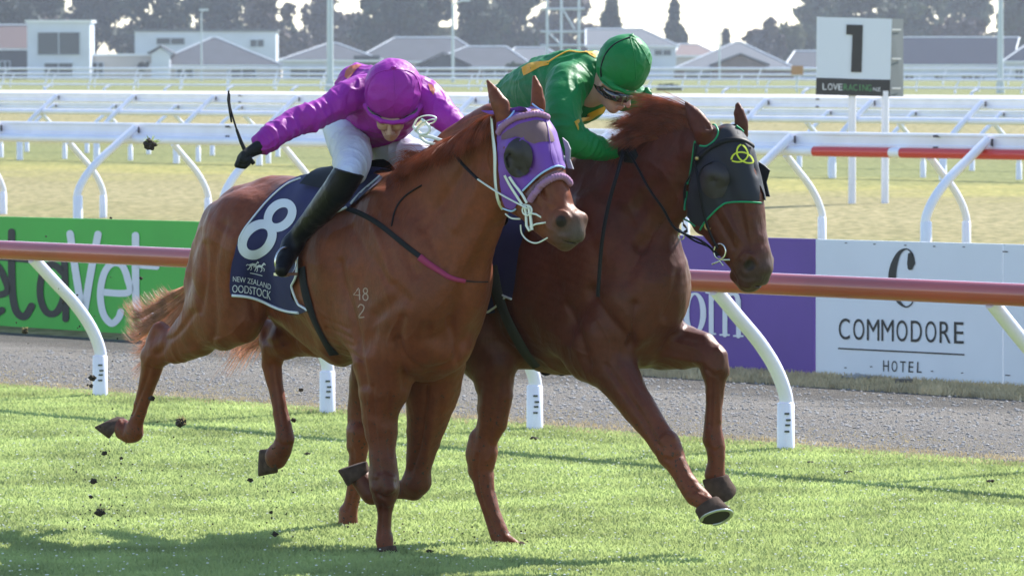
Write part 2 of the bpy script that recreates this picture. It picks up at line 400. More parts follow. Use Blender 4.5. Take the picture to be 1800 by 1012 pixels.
def make_board(px0, px1, top0, top1, bot0, bot1, m, label):
    B = Board(px0, px1, top0, top1, bot0, bot1); c = (B.a[2] + B.a[3]) / 2; c.z = 0
    root = empty('advertising_board', c, label, 'advertising board', 'advertising boards along the gravel path')
    mb = MB(); mb.quadbox(B.a, NN * .03); mb.build('panel', m, root)
    L_ = (B.a[1] - B.a[0]).length; k = max(2, int(L_ / 2.0)); 
    for i in range(k):
        u = (i + .35) / k; p = B.a[3].lerp(B.a[2], u); t_ = B.a[0].lerp(B.a[1], u)
        pb = MB(); q = p + NN * .085; pb.box((q.x, q.y, (t_.z - .04) / 2 - .05), .11, .09, t_.z + .02, Matrix.Rotation(math.radians(-51), 3, 'Z')); pb.build('support_post', m_post, root)
    return B, root
Bg, rg_ = make_board(-420, 1082, 370, 408, 556, 634, m_bgreen, 'bright green advertising board with rounded black and white lettering')
Bp, rp_ = make_board(1085, 1431, 411, 420, 651, 672, m_bpurple, 'purple advertising board with white serif letters behind the red rail')
Bw, rw_ = make_board(1434, 1762, 420.5, 429, 656, 676, m_bwhite, 'white hotel advertising board with a large black letter C')
Bw2, rw2 = make_board(1764, 2250, 429, 444, 676, 706, m_bwhite, 'plain white advertising board at the right end of the row')
# lettering of the green board: "etaVet" in rounded strokes
mb = MB()
def S(pts, w): stroke(mb, Bg, catmull(pts, 6), w)
S([(-66, 520), (8, 516), (8, 488), (-10, 462), (-40, 462), (-64, 490), (-66, 530), (-50, 555), (-20, 560), (4, 545)], 12)     # e (cut by the frame)
S([(21, 408), (21, 470), (23, 520), (30, 548), (44, 556), (56, 538)], 13); S([(-2, 453), (22, 455), (54, 458)], 9)           # t
S([(112, 480), (96, 466), (80, 470), (72, 495), (72, 525), (82, 548), (98, 550), (110, 530), (115, 500)], 12)
S([(114, 462), (115, 500), (116, 545), (116, 560)], 12)                                                                         # a
mb.build('black_lettering', m_ink, rg_)
mb = MB()
S([(124, 411), (134, 480), (147, 560)], 13); S([(173, 412), (160, 480), (147, 560)], 13)                                     # V
S([(178, 513), (226, 514), (225, 490), (215, 466), (198, 463), (184, 480), (177, 515), (182, 550), (196, 568), (208, 560), (213, 548)], 12)   # e
S([(239, 414), (239, 480), (241, 535), (256, 560), (272, 550), (278, 538)], 13); S([(240, 467), (262, 469), (277, 470)], 8)    # t
mb.build('white_lettering', m_inkw, rg_)
# purple board: serif "om"
mb = MB()
q = [(1222 + 15 * math.cos(a), 550 + 34 * math.sin(a), 3.5 + 7 * abs(math.cos(a))) for a in np.linspace(0, 2 * PI, 34)]; stroke(mb, Bp, q, 9)
for x, y0, y1 in ((1251, 514, 586), (1275, 526, 588), (1299, 528, 590)):
    stroke(mb, Bp, [(x, y0), (x, y1)], 8.5); stroke(mb, Bp, [(x - 8, y1), (x + 8, y1 + .5)], 3, off=.0055)
for x0 in (1251, 1275): stroke(mb, Bp, catmull([(x0 + 2, 532, 2), (x0 + 8, 520, 4), (x0 + 16, 516, 7), (x0 + 22, 521, 8.5), (x0 + 24, 532, 8.5)], 5), 8, off=.007)
stroke(mb, Bp, [(1243, 514), (1252, 515)], 3, off=.0085)
q = [(1182 + 15 * math.cos(a), 546 + 34 * math.sin(a), 3.5 + 7 * abs(math.cos(a))) for a in np.linspace(.7, 2 * PI - .7, 24)]; stroke(mb, Bp, q, 9)
mb.build('white_serif_lettering', m_inkw, rp_)
# white board: tall C, COMMODORE, rule, HOTEL
mb = MB()
stroke(mb, Bw, catmull([(1608, 463, 3), (1604, 446, 3), (1594, 437.5, 2.5), (1581, 445, 7), (1572, 466, 12), (1569, 488, 14), (1572, 510, 12), (1580, 529, 7), (1592, 539, 3), (1602, 535, 2.5), (1608, 524, 2)], 6), 5)
stroke(mb, Bw, [(1601, 448, 8), (1602, 456, 12), (1602, 464, 13), (1601, 470, 9)], 10, off=.006)
mb.build('letter_c_emblem', m_ink, rw_)
mb = MB(); letters_quad(mb, 'COMMODORE', ((1475, 559), (1697, 566), (1697, 604), (1475, 596)), lambda x, y: Bw.pt(x, y, .004), gap=.30); mb.build('hotel_name_lettering', m_ink, rw_)
mb = MB(); stroke(mb, Bw, [(1475, 612), (1695, 623)], 2.6); mb.build('ruled_line', m_ink, rw_)
mb = MB(); letters_quad(mb, 'HOTEL', ((1553, 633), (1623, 636), (1622, 655), (1553, 652)), lambda x, y: Bw.pt(x, y, .004), gap=.5); mb.build('small_lettering', m_ink, rw_)
mb = MB()
for px, py in ((1488, 427), (1538, 429), (1592, 431), (1643, 433), (1695, 434), (1487, 646), (1532, 644), (1639, 652), (1692, 655)): stroke(mb, Bw, [(px - 1.5, py), (px + 1.5, py)], 1.6)
mb.build('screw_head', m_dark, rw_)
mb = MB()
for px, py in ((1768, 442), (1772, 659)): stroke(mb, Bw2, [(px - 4, py), (px + 4, py + .5)], 1.8)
mb.build('screw_head', m_dark, rw2)
# timber footing under the white board and a stone
def onground(px, py, z=0.0):
    d = ray(px, py); return CAMP + d * ((z - CAMP.z) / d.z)
mb = MB(); p = onground(1590, 681); mb.box(p + Vector((0, .06, .015)), .11, .10, .075); tag(mb.build('timber_block', m_post), 'short grey timber block on the ground under the white hotel board', 'block')
def rock(name, c, r, m, seed, sc=(1, 1, 1), parent=None):
    rg = random.Random(seed); bm = bmesh.new(); bmesh.ops.create_icosphere(bm, subdivisions=3, radius=1)
    ph = [rg.uniform(0, 6) for _ in range(9)]
    for v in bm.verts:
        x, y, z = v.co
        k = 1 + .22 * math.sin(3 * x + ph[0]) * math.sin(3.3 * y + ph[1]) + .18 * math.sin(5 * z + 4 * x + ph[2]) + .12 * math.sin(9 * y + 7 * x + ph[3]) + rg.uniform(-.07, .07)
        v.co = Vector((x * k * r * sc[0], y * k * r * sc[1], z * k * r * sc[2])) + Vector(c)
    me = bpy.data.meshes.new(name); bm.to_mesh(me); bm.free(); return link(name, me, m, parent)
m_stone = mat('stone', (.33, .32, .31), .9, var=.2, vscale=20, bump=.5, bscale=40)
tag(rock('stone', onground(1506, 672) + Vector((0, 0, .02)), .07, m_stone, 3, (1.2, 1, .45)), 'flat pale stone on the dry grass under the white board', 'stone')
# ================================================================ furlong sign
Ds = 72.0; zs = zt(Ds * .629)
m_signw = mat('sign_white', (.68, .74, .84), .45); m_signk = mat('sign_black', (.035, .033, .035), .5); m_signg = mat('sign_grey', (.09, .11, .12), .7)
m_pole0 = mat('bracket_grey', (.3, .32, .33), .5); m_sgreen = mat('sign_green_ink', (.10, .30, .12), .5)
sg = empty('furlong_sign', at(1526, 500, Ds) * 1.0, 'square white sign with a big black 1 on two white posts', 'sign'); 
def sp(px, py, off=0.0):
    u = (px - 1435) / 133.0; return at(px, py, Ds + .10 * u - off)
mb = MB(); mb.quadbox([sp(1436, 30), sp(1568, 33.5), sp(1565, 140), sp(1435, 136.5)], Vector((0, .04, 0))); mb.build('sign_panel', m_signw, sg)
mb = MB(); mb.quadbox([sp(1435, 137, .003), sp(1565, 140.5, .003), sp(1564, 170, .003), sp(1434, 167, .003)], Vector((0, .04, 0))); fp = mb.build('name_plate', m_signk, sg)
mb = MB(); V = [sp(x, y, .012) for x, y in ((1488, 43.5), (1517, 44.5), (1514.5, 127.5), (1496, 127), (1498.5, 62), (1487.5, 61))]; mb.add(V, [(0, 1, 2, 3, 4, 5)]); mb.build('numeral_one', m_signk, sg)
mb = MB(); letters_quad(mb, 'LOVE', ((1446, 147), (1482, 148), (1482, 159), (1446, 158)), lambda x, y: sp(x, y, .015), gap=.1); mb.build('white_lettering', m_inkw, fp)
mb = MB(); letters_quad(mb, 'RACING', ((1483, 148), (1532, 149.5), (1532, 160.5), (1483, 159)), lambda x, y: sp(x, y, .015), gap=.1); mb.build('green_lettering', m_sgreen, fp)
mb = MB(); letters_quad(mb, 'NZ', ((1535, 154), (1548, 154.5), (1548, 160.5), (1535, 160)), lambda x, y: sp(x, y, .015), gap=.1); mb.build('small_lettering', m_inkw, fp)
mb = MB(); mb.quadbox([at(1566.5, 33, Ds + .12), at(1588, 34, Ds + .6), at(1588, 170, Ds + .6), at(1563.5, 170, Ds + .12)], Vector((-.01, .05, 0))); sp_ = mb.build('side_panel', m_signg, sg)
mb = MB()
for y in (51, 102, 154): mb.quadbox([at(1569, y, Ds + .1), at(1584, y, Ds + .45), at(1584, y + 3, Ds + .45), at(1569, y + 3, Ds + .1)], Vector((-.01, -.02, 0)))
mb.build('bracket', m_pole0, sp_)
for px in (1498, 1556):
    zb = zt(Ds * .65); mb = MB(); a = at(px, 160, Ds + .12); mb.tube([(a.x, a.y, zb - .1), (a.x, a.y, a.z)], .048, 12); mb.build('post', m_white, sg)

# ================================================================ houses
m_hwhite = mat('render_white', (.62, .66, .74), .7, var=.06, vscale=.4); m_hwarm = mat('render_warm', (.55, .5, .46), .7); m_hdark = mat('cladding_dark', (.045, .05, .06), .7)
m_brick = mat('brick_brown', (.17, .12, .10), .8, var=.2, vscale=.6); m_rgrey = mat('roof_grey', (.070, .078, .092), .8, spec=.2, var=.1, vscale=.5); m_rdark = mat('roof_dark', (.016, .024, .045), .95, spec=.15)
m_rlight = mat('roof_light', (.125, .135, .15), .7, spec=.3); m_rbrown = mat('roof_brown', (.14, .09, .08), .7); m_glass = mat('window_glass', (.03, .045, .05), .3, spec=.3); m_frame = mat('window_frame', (.55, .6, .66), .6)
m_trim = mat('fascia_white', (.78, .8, .82), .4)
def house(label, px0, px1, eave, ridge, rx0, rx1, D=750, depth=9, wall=None, roof=None, base=150, win=(), gable=None, box=False, over=6, cols=()):
    wall = wall or m_hwhite; roof = roof or m_rgrey
    g = zt(D * .629)
    root = empty('house', at((px0 + px1) / 2, 150, D) * 1.0, label, 'house', 'houses beyond the racecourse'); root.location.z = g
    X = lambda px, d=0: at(px, 150, D).x + 0 * d
    Z = lambda py: at(900, py, D).z
    x0, x1 = X(px0), X(px1); y0 = D; zb = g - 1.0; ze = Z(eave)
    mb = MB(); mb.box(((x0 + x1) / 2, y0 + depth / 2, (zb + ze) / 2), x1 - x0, depth, ze - zb); wl_ = mb.build('wall', wall, root)
    for (a, b_, c, d_, m) in win:
        f = MB(); f.box(((X(a) + X(b_)) / 2, y0 - .06, (Z(c) + Z(d_)) / 2), abs(X(b_) - X(a)), .1, abs(Z(c) - Z(d_)))
        w = f.build('window' if m is None else 'wall_panel', m or m_glass, root)
        if m is None:
            fr = MB(); wd = abs(X(b_) - X(a)); hh = abs(Z(c) - Z(d_)); cx_ = (X(a) + X(b_)) / 2; cz = (Z(c) + Z(d_)) / 2
            for s_ in (-1, 0, 1): fr.box((cx_ + s_ * wd / 2, y0 - .15, cz), .12, .07, hh + .12)
            for s_ in (-1, 1): fr.box((cx_, y0 - .14, cz + s_ * hh / 2), wd - .13, .07, .1)
            fr.build('frame', m_frame, w)
    o = over * D / FPX
    if box:
        mb = MB(); mb.box(((x0 + x1) / 2, y0 + depth / 2, ze + .16), x1 - x0 + .5, depth + .5, .32); mb.build('roof', roof, root)
    else:
        a0, a1 = x0 - o, x1 + o; b0, b1 = y0 - o, y0 + depth + o; zr = Z(ridge); r0, r1 = X(rx0), X(rx1); ym = (b0 + b1) / 2
        t = .22
        mb = MB(); mb.add([(a0, b0, ze), (a1, b0, ze), (a1, b1, ze), (a0, b1, ze), (r0, ym, zr), (r1, ym, zr)],
                          [(0, 1, 5, 4), (1, 2, 5), (2, 3, 4, 5), (3, 0, 4), (3, 2, 1, 0)])
        rf = mb.build('roof', roof, root)
        mb = MB(); mb.box(((a0 + a1) / 2, b0 - .05, ze - .1), a1 - a0, .09, .24); mb.tube([(r0, ym, zr + .03), (r1 + .01, ym, zr + .03)], .12, 6)
        mb.tube([(r0, ym, zr + .02), (a0, b0, ze + .02)], .09, 6); mb.tube([(r1, ym, zr + .02), (a1, b0, ze + .02)], .09, 6); mb.build('trim', m_trim, rf)
    if gable:
        gx0, gx1, gp, ge, gm = gable; d2 = 2.2
        A = [(X(gx0), y0 - d2, zb), (X(gx1), y0 - d2, zb), (X(gx1), y0 - d2, Z(ge)), ((X(gx0) + X(gx1)) / 2, y0 - d2, Z(gp)), (X(gx0), y0 - d2, Z(ge))]
        mb = MB(); mb.prism(A, Vector((0, d2 - .1, 0))); gb = mb.build('gable', gm, root)
        mb = MB(); zz0 = Z(ge) + .05; zz1 = Z(gp) + .1; xm = (X(gx0) + X(gx1)) / 2
        for s_, xe in ((-1, X(gx0) - .5), (1, X(gx1) + .5)):
            q = [(xe, y0 - d2 - .4, zz0), (xm, y0 - d2 - .4, zz1), (xm, y0 + 4, zz1), (xe, y0 + 4, zz0)]
            mb.quadbox(q, Vector((0, 0, .18)))
        mb.build('gable_roof', roof, gb)
    return root
house('white two-storey box house with a big square upper window at the left', 48, 158, 40, 0, 0, 0, 740, 8, m_hwhite, m_trim, win=[(66, 141, 57, 97, None), (78, 128, 111, 134, None)], box=True)
house('low dark-clad wing left of the white box house', -60, 50, 86, 44, -60, 46, 748, 9, m_hdark, m_rbrown, win=[(0, 18, 108, 124, None)])
house('long white flat-roofed upper storey behind the grey roofs', 237, 485, 56, 0, 0, 0, 800, 9, m_hwhite, m_rlight, win=[(275, 325, 67, 79, None), (440, 464, 70, 83, None)], box=True)
house('white flat-roofed carport beside the box house', 160, 272, 99, 0, 0, 0, 745, 7, m_hwarm, m_trim, win=[(208, 262, 105, 134, m_hwarm), (162, 182, 110, 134, None)], box=True)
house('grey hip-roofed house with a white gable end left of centre', 268, 492, 115, 66, 368, 376, 742, 14, m_hwarm, m_rgrey, gable=(268, 300, 84, 96, m_hwhite), win=[(310, 340, 122, 136, None), (400, 450, 122, 138, None)])
house('white-walled house with a shallow dark roof behind the light pole', 497, 668, 106, 76, 575, 590, 735, 12, m_hwhite, m_rgrey, win=[(510, 575, 118, 140, None), (622, 668, 98, 140, m_hdark)])
house('wide grey-roofed house behind the purple jockey', 625, 860, 108, 66, 692, 800, 770, 14, m_hwarm, m_rgrey, win=[(650, 700, 116, 136, None)])
house('brown brick gabled house with a blue-grey gable right of the purple jockey', 735, 935, 118, 82, 820, 890, 745, 12, m_brick, m_rgrey, gable=(738, 822, 95, 117, m_hdark), win=[(752, 798, 122, 140, m_hwhite), (850, 890, 122, 136, None)])
house('pale low roofed house left of the green jockey', 880, 1010, 118, 84, 905, 960, 760, 10, m_hwhite, m_rlight)
house('two-storey white house with a pale roof behind the green helmet', 1035, 1188, 81, 51, 1030, 1130, 765, 10, m_hwhite, m_rlight, win=[(1150, 1180, 88, 98, None)])
house('low house with a red-brown roof between the green helmet and the conifer', 1190, 1262, 98, 78, 1195, 1228, 790, 10, m_hwarm, m_rbrown)
house('hip-roofed house with brown gable and white columns left of the number sign', 1190, 1395, 121, 74, 1296, 1306, 742, 14, m_brick, m_rlight, gable=(1255, 1345, 97, 116, m_brick), win=[(1283, 1297, 103, 140, m_hwhite), (1331, 1345, 116, 140, m_hwhite), (1300, 1328, 110, 140, m_brick), (1205, 1250, 126, 140, None)])
house('small grey-roofed house partly behind the number sign', 1382, 1500, 120, 90, 1400, 1470, 760, 10, m_hwhite, m_rgrey)
house('long white house with a dark blue-grey roof right of the number sign', 1560, 1772, 114, 66, 1550, 1800, 742, 14, m_hwhite, m_rdark, win=[(1590, 1606, 130, 150, None), (1642, 1662, 130, 152, None), (1690, 1710, 130, 152, None), (1712, 1730, 130, 152, None)])
house('white gabled house end at the right edge of the picture', 1768, 1900, 108, 62, 1835, 1840, 738, 12, m_hwhite, m_rdark, win=[(1784, 1798, 118, 148, None)])

# ================================================================ trees
def leafy(name, D, cx, base, top, w, shape, m, n, seed, q=.6, trunk=None):
    rg = np.random.default_rng(seed); s = D / FPX
    g = zt(D * .629); zb = at(900, base, D).z; zt_ = at(900, top, D).z; H = zt_ - zb; W = w * s
    x0 = at(cx, 100, D).x
    # lobes
    nl = (24 if shape == 'open' else 15) if shape != 'cone' else 12; lob = []
    for i in range(nl):
        u = rg.uniform(0, 1)
        if shape == 'cone': rad = (1 - u) * .42 + .05; lob.append((rg.normal(0, .10) * (1 - u) * W, rg.normal(0, .12) * W * .5, zb + H * (.06 + .88 * u), rad * W * .8, H * .12))
        elif shape == 'round': a = rg.uniform(0, 2 * PI); rr = rg.uniform(0, .33) * W; lob.append((math.cos(a) * rr, math.sin(a) * rr * .7, zb + H * (.35 + .45 * u), W * rg.uniform(.14, .24), H * rg.uniform(.12, .22)))
        else: a = rg.uniform(0, 2 * PI); rr = rg.uniform(.05, .42) * W; lob.append((math.cos(a) * rr, math.sin(a) * rr * .6, zb + H * (.22 + .7 * u), W * rg.uniform(.10, .20), H * rg.uniform(.06, .14)))
    C = []
    L_ = np.array(lob); idx = rg.integers(0, nl, n)
    d = rg.normal(size=(n, 3)); d /= np.linalg.norm(d, axis=1)[:, None]; r = rg.uniform(.35, 1.05, n) ** .5
    P = np.stack([L_[idx, 0] + d[:, 0] * r * L_[idx, 3], L_[idx, 1] + d[:, 1] * r * L_[idx, 3], L_[idx, 2] + d[:, 2] * r * L_[idx, 4]], 1)
    a = rg.normal(size=(n, 3)); a /= np.linalg.norm(a, axis=1)[:, None]; b_ = np.cross(a, rg.normal(size=(n, 3))); b_ /= np.linalg.norm(b_, axis=1)[:, None]
    sz = rg.uniform(.5, 1.3, n)[:, None] * q
    V = np.empty((n, 4, 3)); V[:, 0] = P - a * sz; V[:, 1] = P - b_ * sz * .6; V[:, 2] = P + a * sz; V[:, 3] = P + b_ * sz * .6
    V += np.array([x0, D, 0]); F = np.arange(n * 4).reshape(n, 4)
    return V.reshape(-1, 3), F, (x0, D, g, zb, H, W), lob
def tree(label, D, cx, base, top, w, shape, m, n, seed, q=.6, name='tree'):
    V, F, (x0, y0, g, zb, H, W), lob = leafy(name, D, cx, base, top, w, shape, m, n, seed, q)
    root = empty(name, (x0, y0, g), label, 'tree', 'trees beyond the houses')
    mesh_np('crown', V, F, m, root, smooth=False)
    mb = MB(); mb.tube([(x0, y0, g - .5), (x0 + .1, y0, zb + H * .3), (x0, y0, zb + H * .85)], [max(.35, W * .035), max(.25, W * .025), .08], 8)
    for l in lob[:7]: mb.tube([(x0, y0, zb + H * .2), (x0 + l[0] * .5, y0 + l[1] * .5, (zb + H * .25 + l[2]) / 2), (x0 + l[0], y0 + l[1], l[2])], [.2, .14, .05], 5)
    mb.build('trunk', m_bark, root)
m_bark = mat('bark', (.08, .065, .055), .9)
m_pine = mat('foliage_dark', (.028, .045, .030), .8, var=.5, vscale=.3, trans=.15); m_olive = mat('foliage_olive', (.10, .11, .05), .8, var=.4, vscale=.3, trans=.2)
m_bare = mat('foliage_bare', (.11, .09, .085), .9, var=.4, vscale=.3); m_gum = mat('foliage_gum', (.06, .08, .05), .8, var=.4, vscale=.3, trans=.2)
TR = [
 ('dark pine at the far left edge of the treeline', -10, 140, -60, 150, 'open', m_pine, 1800), ('dense dark pine behind the white box house', 60, 140, -70, 120, 'open', m_pine, 1700),
 ('tall dark pine right of the box house', 165, 140, -80, 150, 'open', m_pine, 2300), ('brownish tree filling the gap behind the box house', 95, 140, 20, 130, 'round', m_bare, 900),
 ('dark pine with sky gaps left of the first clearing', 300, 140, -60, 130, 'open', m_pine, 1700), ('tall dense pine above the long white house', 385, 140, -90, 140, 'open', m_pine, 2300),
 ('grey-brown tree beside the bright sky gap', 462, 140, -40, 100, 'open', m_bare, 1500), ('low bare tree in the bright sky gap', 530, 140, 55, 90, 'round', m_bare, 500),
 ('grey-brown tree behind the tall light pole', 580, 140, -20, 110, 'open', m_bare, 1500), ('very wide dark pine above the purple jockey', 685, 120, -80, 190, 'open', m_pine, 3300),
 ('second dark pine right above the purple helmet', 745, 120, -40, 110, 'round', m_pine, 1500), ('pale olive bush tree right of the purple helmet', 785, 125, 42, 110, 'round', m_olive, 900),
 ('pine with a bright gap beside the thin pole', 840, 120, -50, 90, 'open', m_pine, 1100), ('dark pine left of the scaffold tower', 905, 130, -60, 100, 'open', m_pine, 1700),
 ('brown tree behind the scaffold tower', 985, 130, -10, 120, 'open', m_bare, 1500), ('broad conifer just left of the green helmet top', 1075, 130, -8, 90, 'cone', m_pine, 1500),
 ('pointed conifer right of the green helmet', 1186, 130, 6, 84, 'cone', m_pine, 1300), ('small narrow cypress in the open sky', 1276, 130, 48, 24, 'cone', m_pine, 500),
 ('bare rounded tree left of the number sign', 1345, 130, 30, 75, 'round', m_bare, 700), ('olive rounded tree just left of the number sign', 1385, 130, 38, 80, 'round', m_olive, 900),
 ('spreading gum tree rising above the number sign', 1450, 110, -30, 130, 'open', m_gum, 1200), ('gum tree directly behind the number sign', 1530, 110, -50, 140, 'open', m_gum, 1700),
 ('olive gum tree right of the number sign', 1615, 110, -50, 120, 'open', m_gum, 1700), ('pale gum tree above the long dark roof', 1700, 100, -60, 130, 'open', m_gum, 1900), ('gum tree at the right edge of the treeline', 1800, 110, -50, 150, 'open', m_gum, 2000),
 ('small pointed tree above the long dark roof', 1668, 80, 32, 30, 'cone', m_bare, 400), ('low brown bush tree behind the dark pines', 240, 140, 30, 120, 'round', m_bare, 700),
 ('low dark tree at the far left behind the dark wing', 15, 140, 20, 110, 'round', m_pine, 900), ('low dark tree above the end of the long white house', 480, 140, 30, 100, 'round', m_pine, 900), ('dark low tree right of the bright sky gap', 610, 140, 20, 110, 'round', m_bare, 1000), ('dark low tree behind the wide grey-roofed house', 700, 140, 20, 150, 'round', m_pine, 1300), ('dark low tree behind the pale low roofs', 860, 140, 25, 130, 'round', m_pine, 1100), ('brown low tree behind the tower foot', 960, 140, 30, 110, 'round', m_bare, 1000), ('dark bushy tree behind the red-brown roof', 1130, 140, 60, 70, 'round', m_bare, 500), ('bushy tree left of the number sign top', 1420, 140, 40, 70, 'round', m_gum, 700), ('low gum tree right of the number sign', 1600, 110, 30, 110, 'round', m_gum, 1000), ('low gum tree above the middle of the dark roof', 1700, 100, 30, 120, 'round', m_bare, 1000), ('low gum tree at the right end of the treeline', 1790, 100, 30, 120, 'round', m_gum, 1000),
]
for i, (lb, cx, ba, to, w, sh, m, n) in enumerate(TR):
    tree(lb, 860 + (i * 37) % 110, cx, ba, to, w * (1.15 if sh == 'open' else 1.05), sh, m, int(n * 1.45), 100 + i, q=.72)
# small hedges among the houses and by the fence
m_hedge = mat('hedge_green', (.05, .07, .035), .85, var=.4, vscale=.6)
for lb, D, cx, ba, to, w in (('clipped dark hedge below the green jockey chin', 330, 1178, 166, 150, 50), ('small pale bush in front of the brick house', 640, 905, 128, 108, 46), ('small bush in the carport of the box house', 700, 250, 130, 108, 24)):
    V, F, (x0, y0, g, zb, H, W), lob = leafy('bush', D, cx, ba, to, w, 'round', m_hedge, 500, 40 + cx, .22)
    V[:, 2] = np.clip(V[:, 2], zb - .5, None); tag(mesh_np('bush', V, F, m_hedge, smooth=False), lb, 'bush')

# ================================================================ light poles, tower, little orange panel
m_pole = mat('galvanised_pole', (.50, .56, .62), .4, metal=.3)
for lb, px, D, w, top, lamp in (('thick pale light pole behind the white rails left of the purple jockey', 580, 250, 11, -60, 0), ('pale light pole at the right side beyond the dark roof', 1759, 300, 10, -60, 0),
                          ('thin street light pole with a short arm right of the purple helmet', 796, 500, 5, 8, 1), ('thin faint pole in the open sky right of the conifer', 1265, 700, 3.2, -40, 0), ('slim lamp post with a small light above the grey hip roof', 354, 560, 3, 24, 2)):
    g = zt(D * .629); r = w * D / FPX / 2; a = at(px, top, D)
    root = empty('light_pole', (a.x, D, g), lb, 'light pole')
    mb = MB(); mb.tube([(a.x, D, g - .2), (a.x, D, (g + a.z) / 2), (a.x, D, a.z)], [r * 1.08, r, r * .85], 12); mb.build('pole', m_pole, root)
    mb = MB(); mb.tube([(a.x, D, g - .1), (a.x, D, g + .5)], r * 1.5, 12); mb.build('base', m_pole, root)
    if lamp: mb = MB(); mb.tube([(a.x, D, a.z), (a.x + 22 * D / FPX * (1 if lamp == 1 else .2), D, a.z + .4)], r * .7, 8); mb.box((a.x + 22 * D / FPX * (1 if lamp == 1 else .2), D, a.z + .35), .9, .4, .2); mb.build('lamp_arm', m_pole, root)
D = 640; g = zt(D * .629); root = empty('scaffold_tower', (at(990, 100, D).x, D, g), 'pale lattice tower of poles and crossbars left of the green helmet', 'tower')
mb = MB()
for px in (962, 987, 1018): 
    for dy in (0, 3): a = at(px, -20, D); mb.tube([(a.x, D + dy, g), (a.x, D + dy, a.z)], .16, 6)
mb.build('upright', m_pole, root); mb = MB()
for py in (16, 56, 80, 104):
    a, c = at(950, py, D), at(1028, py, D); mb.tube([a, c], .14, 6); mb.tube([a + Vector((0, 3, 0)), c + Vector((0, 3, 0))], .14, 6)
mb.tube([at(990, 18, D), at(1010, 52, D)], .12, 6); mb.tube([at(962, 56, D), at(987, 80, D)], .12, 6); mb.build('crossbar', m_pole, root)
m_or = mat('orange_board', (.48, .24, .09), .6)
D = 300; g = zt(D * .629); root = empty('notice_board', (at(1401, 120, D).x, D, g), 'small orange-brown notice board left of the number sign', 'notice board')
mb = MB(); mb.quadbox([at(1391, 116, D), at(1412, 116, D), at(1412, 132, D), at(1391, 132, D)], Vector((0, .06, 0))); mb.build('panel', m_or, root)
mb = MB(); a = at(1401, 132, D); mb.tube([(a.x, D + .03, g - .1), (a.x, D + .03, a.z)], .04, 8); mb.build('post', m_pole, root)

# ================================================================ grass in the foreground
m_blade = mat('grass_blade', (.38, .45, .17), .45, var=.3, vscale=1.6, trans=.5, spec=.4)
m_drygr = mat('dry_grass', (.60, .48, .28), .8, var=.3, vscale=4, trans=.2)
def grass(name, n, n0, n1, hmin, hmax, m, seed, w=.0045, xr=(-1, 1), clump=False, label=None):
    rg = np.random.default_rng(seed)
    nn = rg.uniform(n0, n1, n); D = rg.uniform(21.6, 40, n)
    # place uniformly over the visible trapezoid with a margin on both sides
    t = rg.uniform(-22.5, -9.0, n) if False else None
    Y = None
    u = rg.uniform(0, 1, n)
    X = np.empty(n); Yv = np.empty(n)
    # sample (x, y) with rejection
    cx_, cy_ = [], []
    need = n
    while need > 0:
        yy = rg.uniform(21.3, 41, need * 3); xx = rg.uniform(-3.6, 3.6, need * 3) * yy / 30 * xr[1]
        q = xx * NN.x + yy * NN.y; ok = (q > n0) & (q < n1) & (np.abs(xx) < .105 * yy)
        if n1 > 21: ok &= True
        cx_.append(xx[ok][:need]); cy_.append(yy[ok][:need]); need -= min(need, int(ok.sum()))
    X = np.concatenate(cx_); Yv = np.concatenate(cy_); n = len(X)
    P = np.stack([X, Yv, np.zeros(n)], 1)
    ph = np.sin(X * 2.1 + np.sin(Yv * 1.7) * 2) * np.sin(Yv * 1.3 + X) * .5 + .5
    h = rg.uniform(hmin, hmax, n) * (.8 + .35 * ph)
    az = rg.uniform(0, 2 * PI, n); lean = rg.uniform(.1, .9, n) * h; dx = np.cos(az) * lean; dy = np.sin(az) * lean
    a2 = rg.uniform(0, PI, n); wx = np.cos(a2) * w; wy = np.sin(a2) * w * .5
    V = np.empty((n, 5, 3)); V[:, 0] = P + np.stack([-wx, -wy, 0 * h], 1); V[:, 1] = P + np.stack([wx, wy, 0 * h], 1)
    mid = P + np.stack([dx * .35, dy * .35, h * .6], 1); V[:, 2] = mid + np.stack([wx, wy, 0 * h], 1) * .8; V[:, 3] = mid - np.stack([wx, wy, 0 * h], 1) * .8
    V[:, 4] = P + np.stack([dx, dy, h], 1)
    me = bpy.data.meshes.new(name); V = V.reshape(-1, 3)
    me.vertices.add(n * 5); me.vertices.foreach_set('co', V.astype(np.float32).ravel())
    base = (np.arange(n) * 5)[:, None]; loops = np.concatenate([base + np.array([[0, 1, 2, 3]]), base + np.array([[3, 2, 4]])], 1).ravel()
    me.loops.add(n * 7); me.loops.foreach_set('vertex_index', loops.astype(np.int32))
    ls = (np.arange(n) * 7)[:, None] + np.array([[0, 4]]); lt = np.tile([4, 3], n)
    me.polygons.add(n * 2); me.polygons.foreach_set('loop_start', ls.ravel().astype(np.int32)); me.polygons.foreach_set('loop_total', lt.astype(np.int32))
    me.update(calc_edges=True); o = link(name, me, m); return o
tag(grass('grass', 400000, 12.0, 20.45, .013, .028, m_blade, 5), kind='stuff')
tag(grass('dry_grass', 9000, 20.2, 20.75, .01, .03, m_drygr, 6, w=.004), kind='stuff')
tag(grass('dry_grass', 26000, 24.3, 25.3, .015, .06, m_drygr, 8, w=.005), kind='stuff')
tag(grass('dry_grass', 2500, 20.7, 21.6, .01, .02, m_drygr, 9, w=.005), kind='stuff')
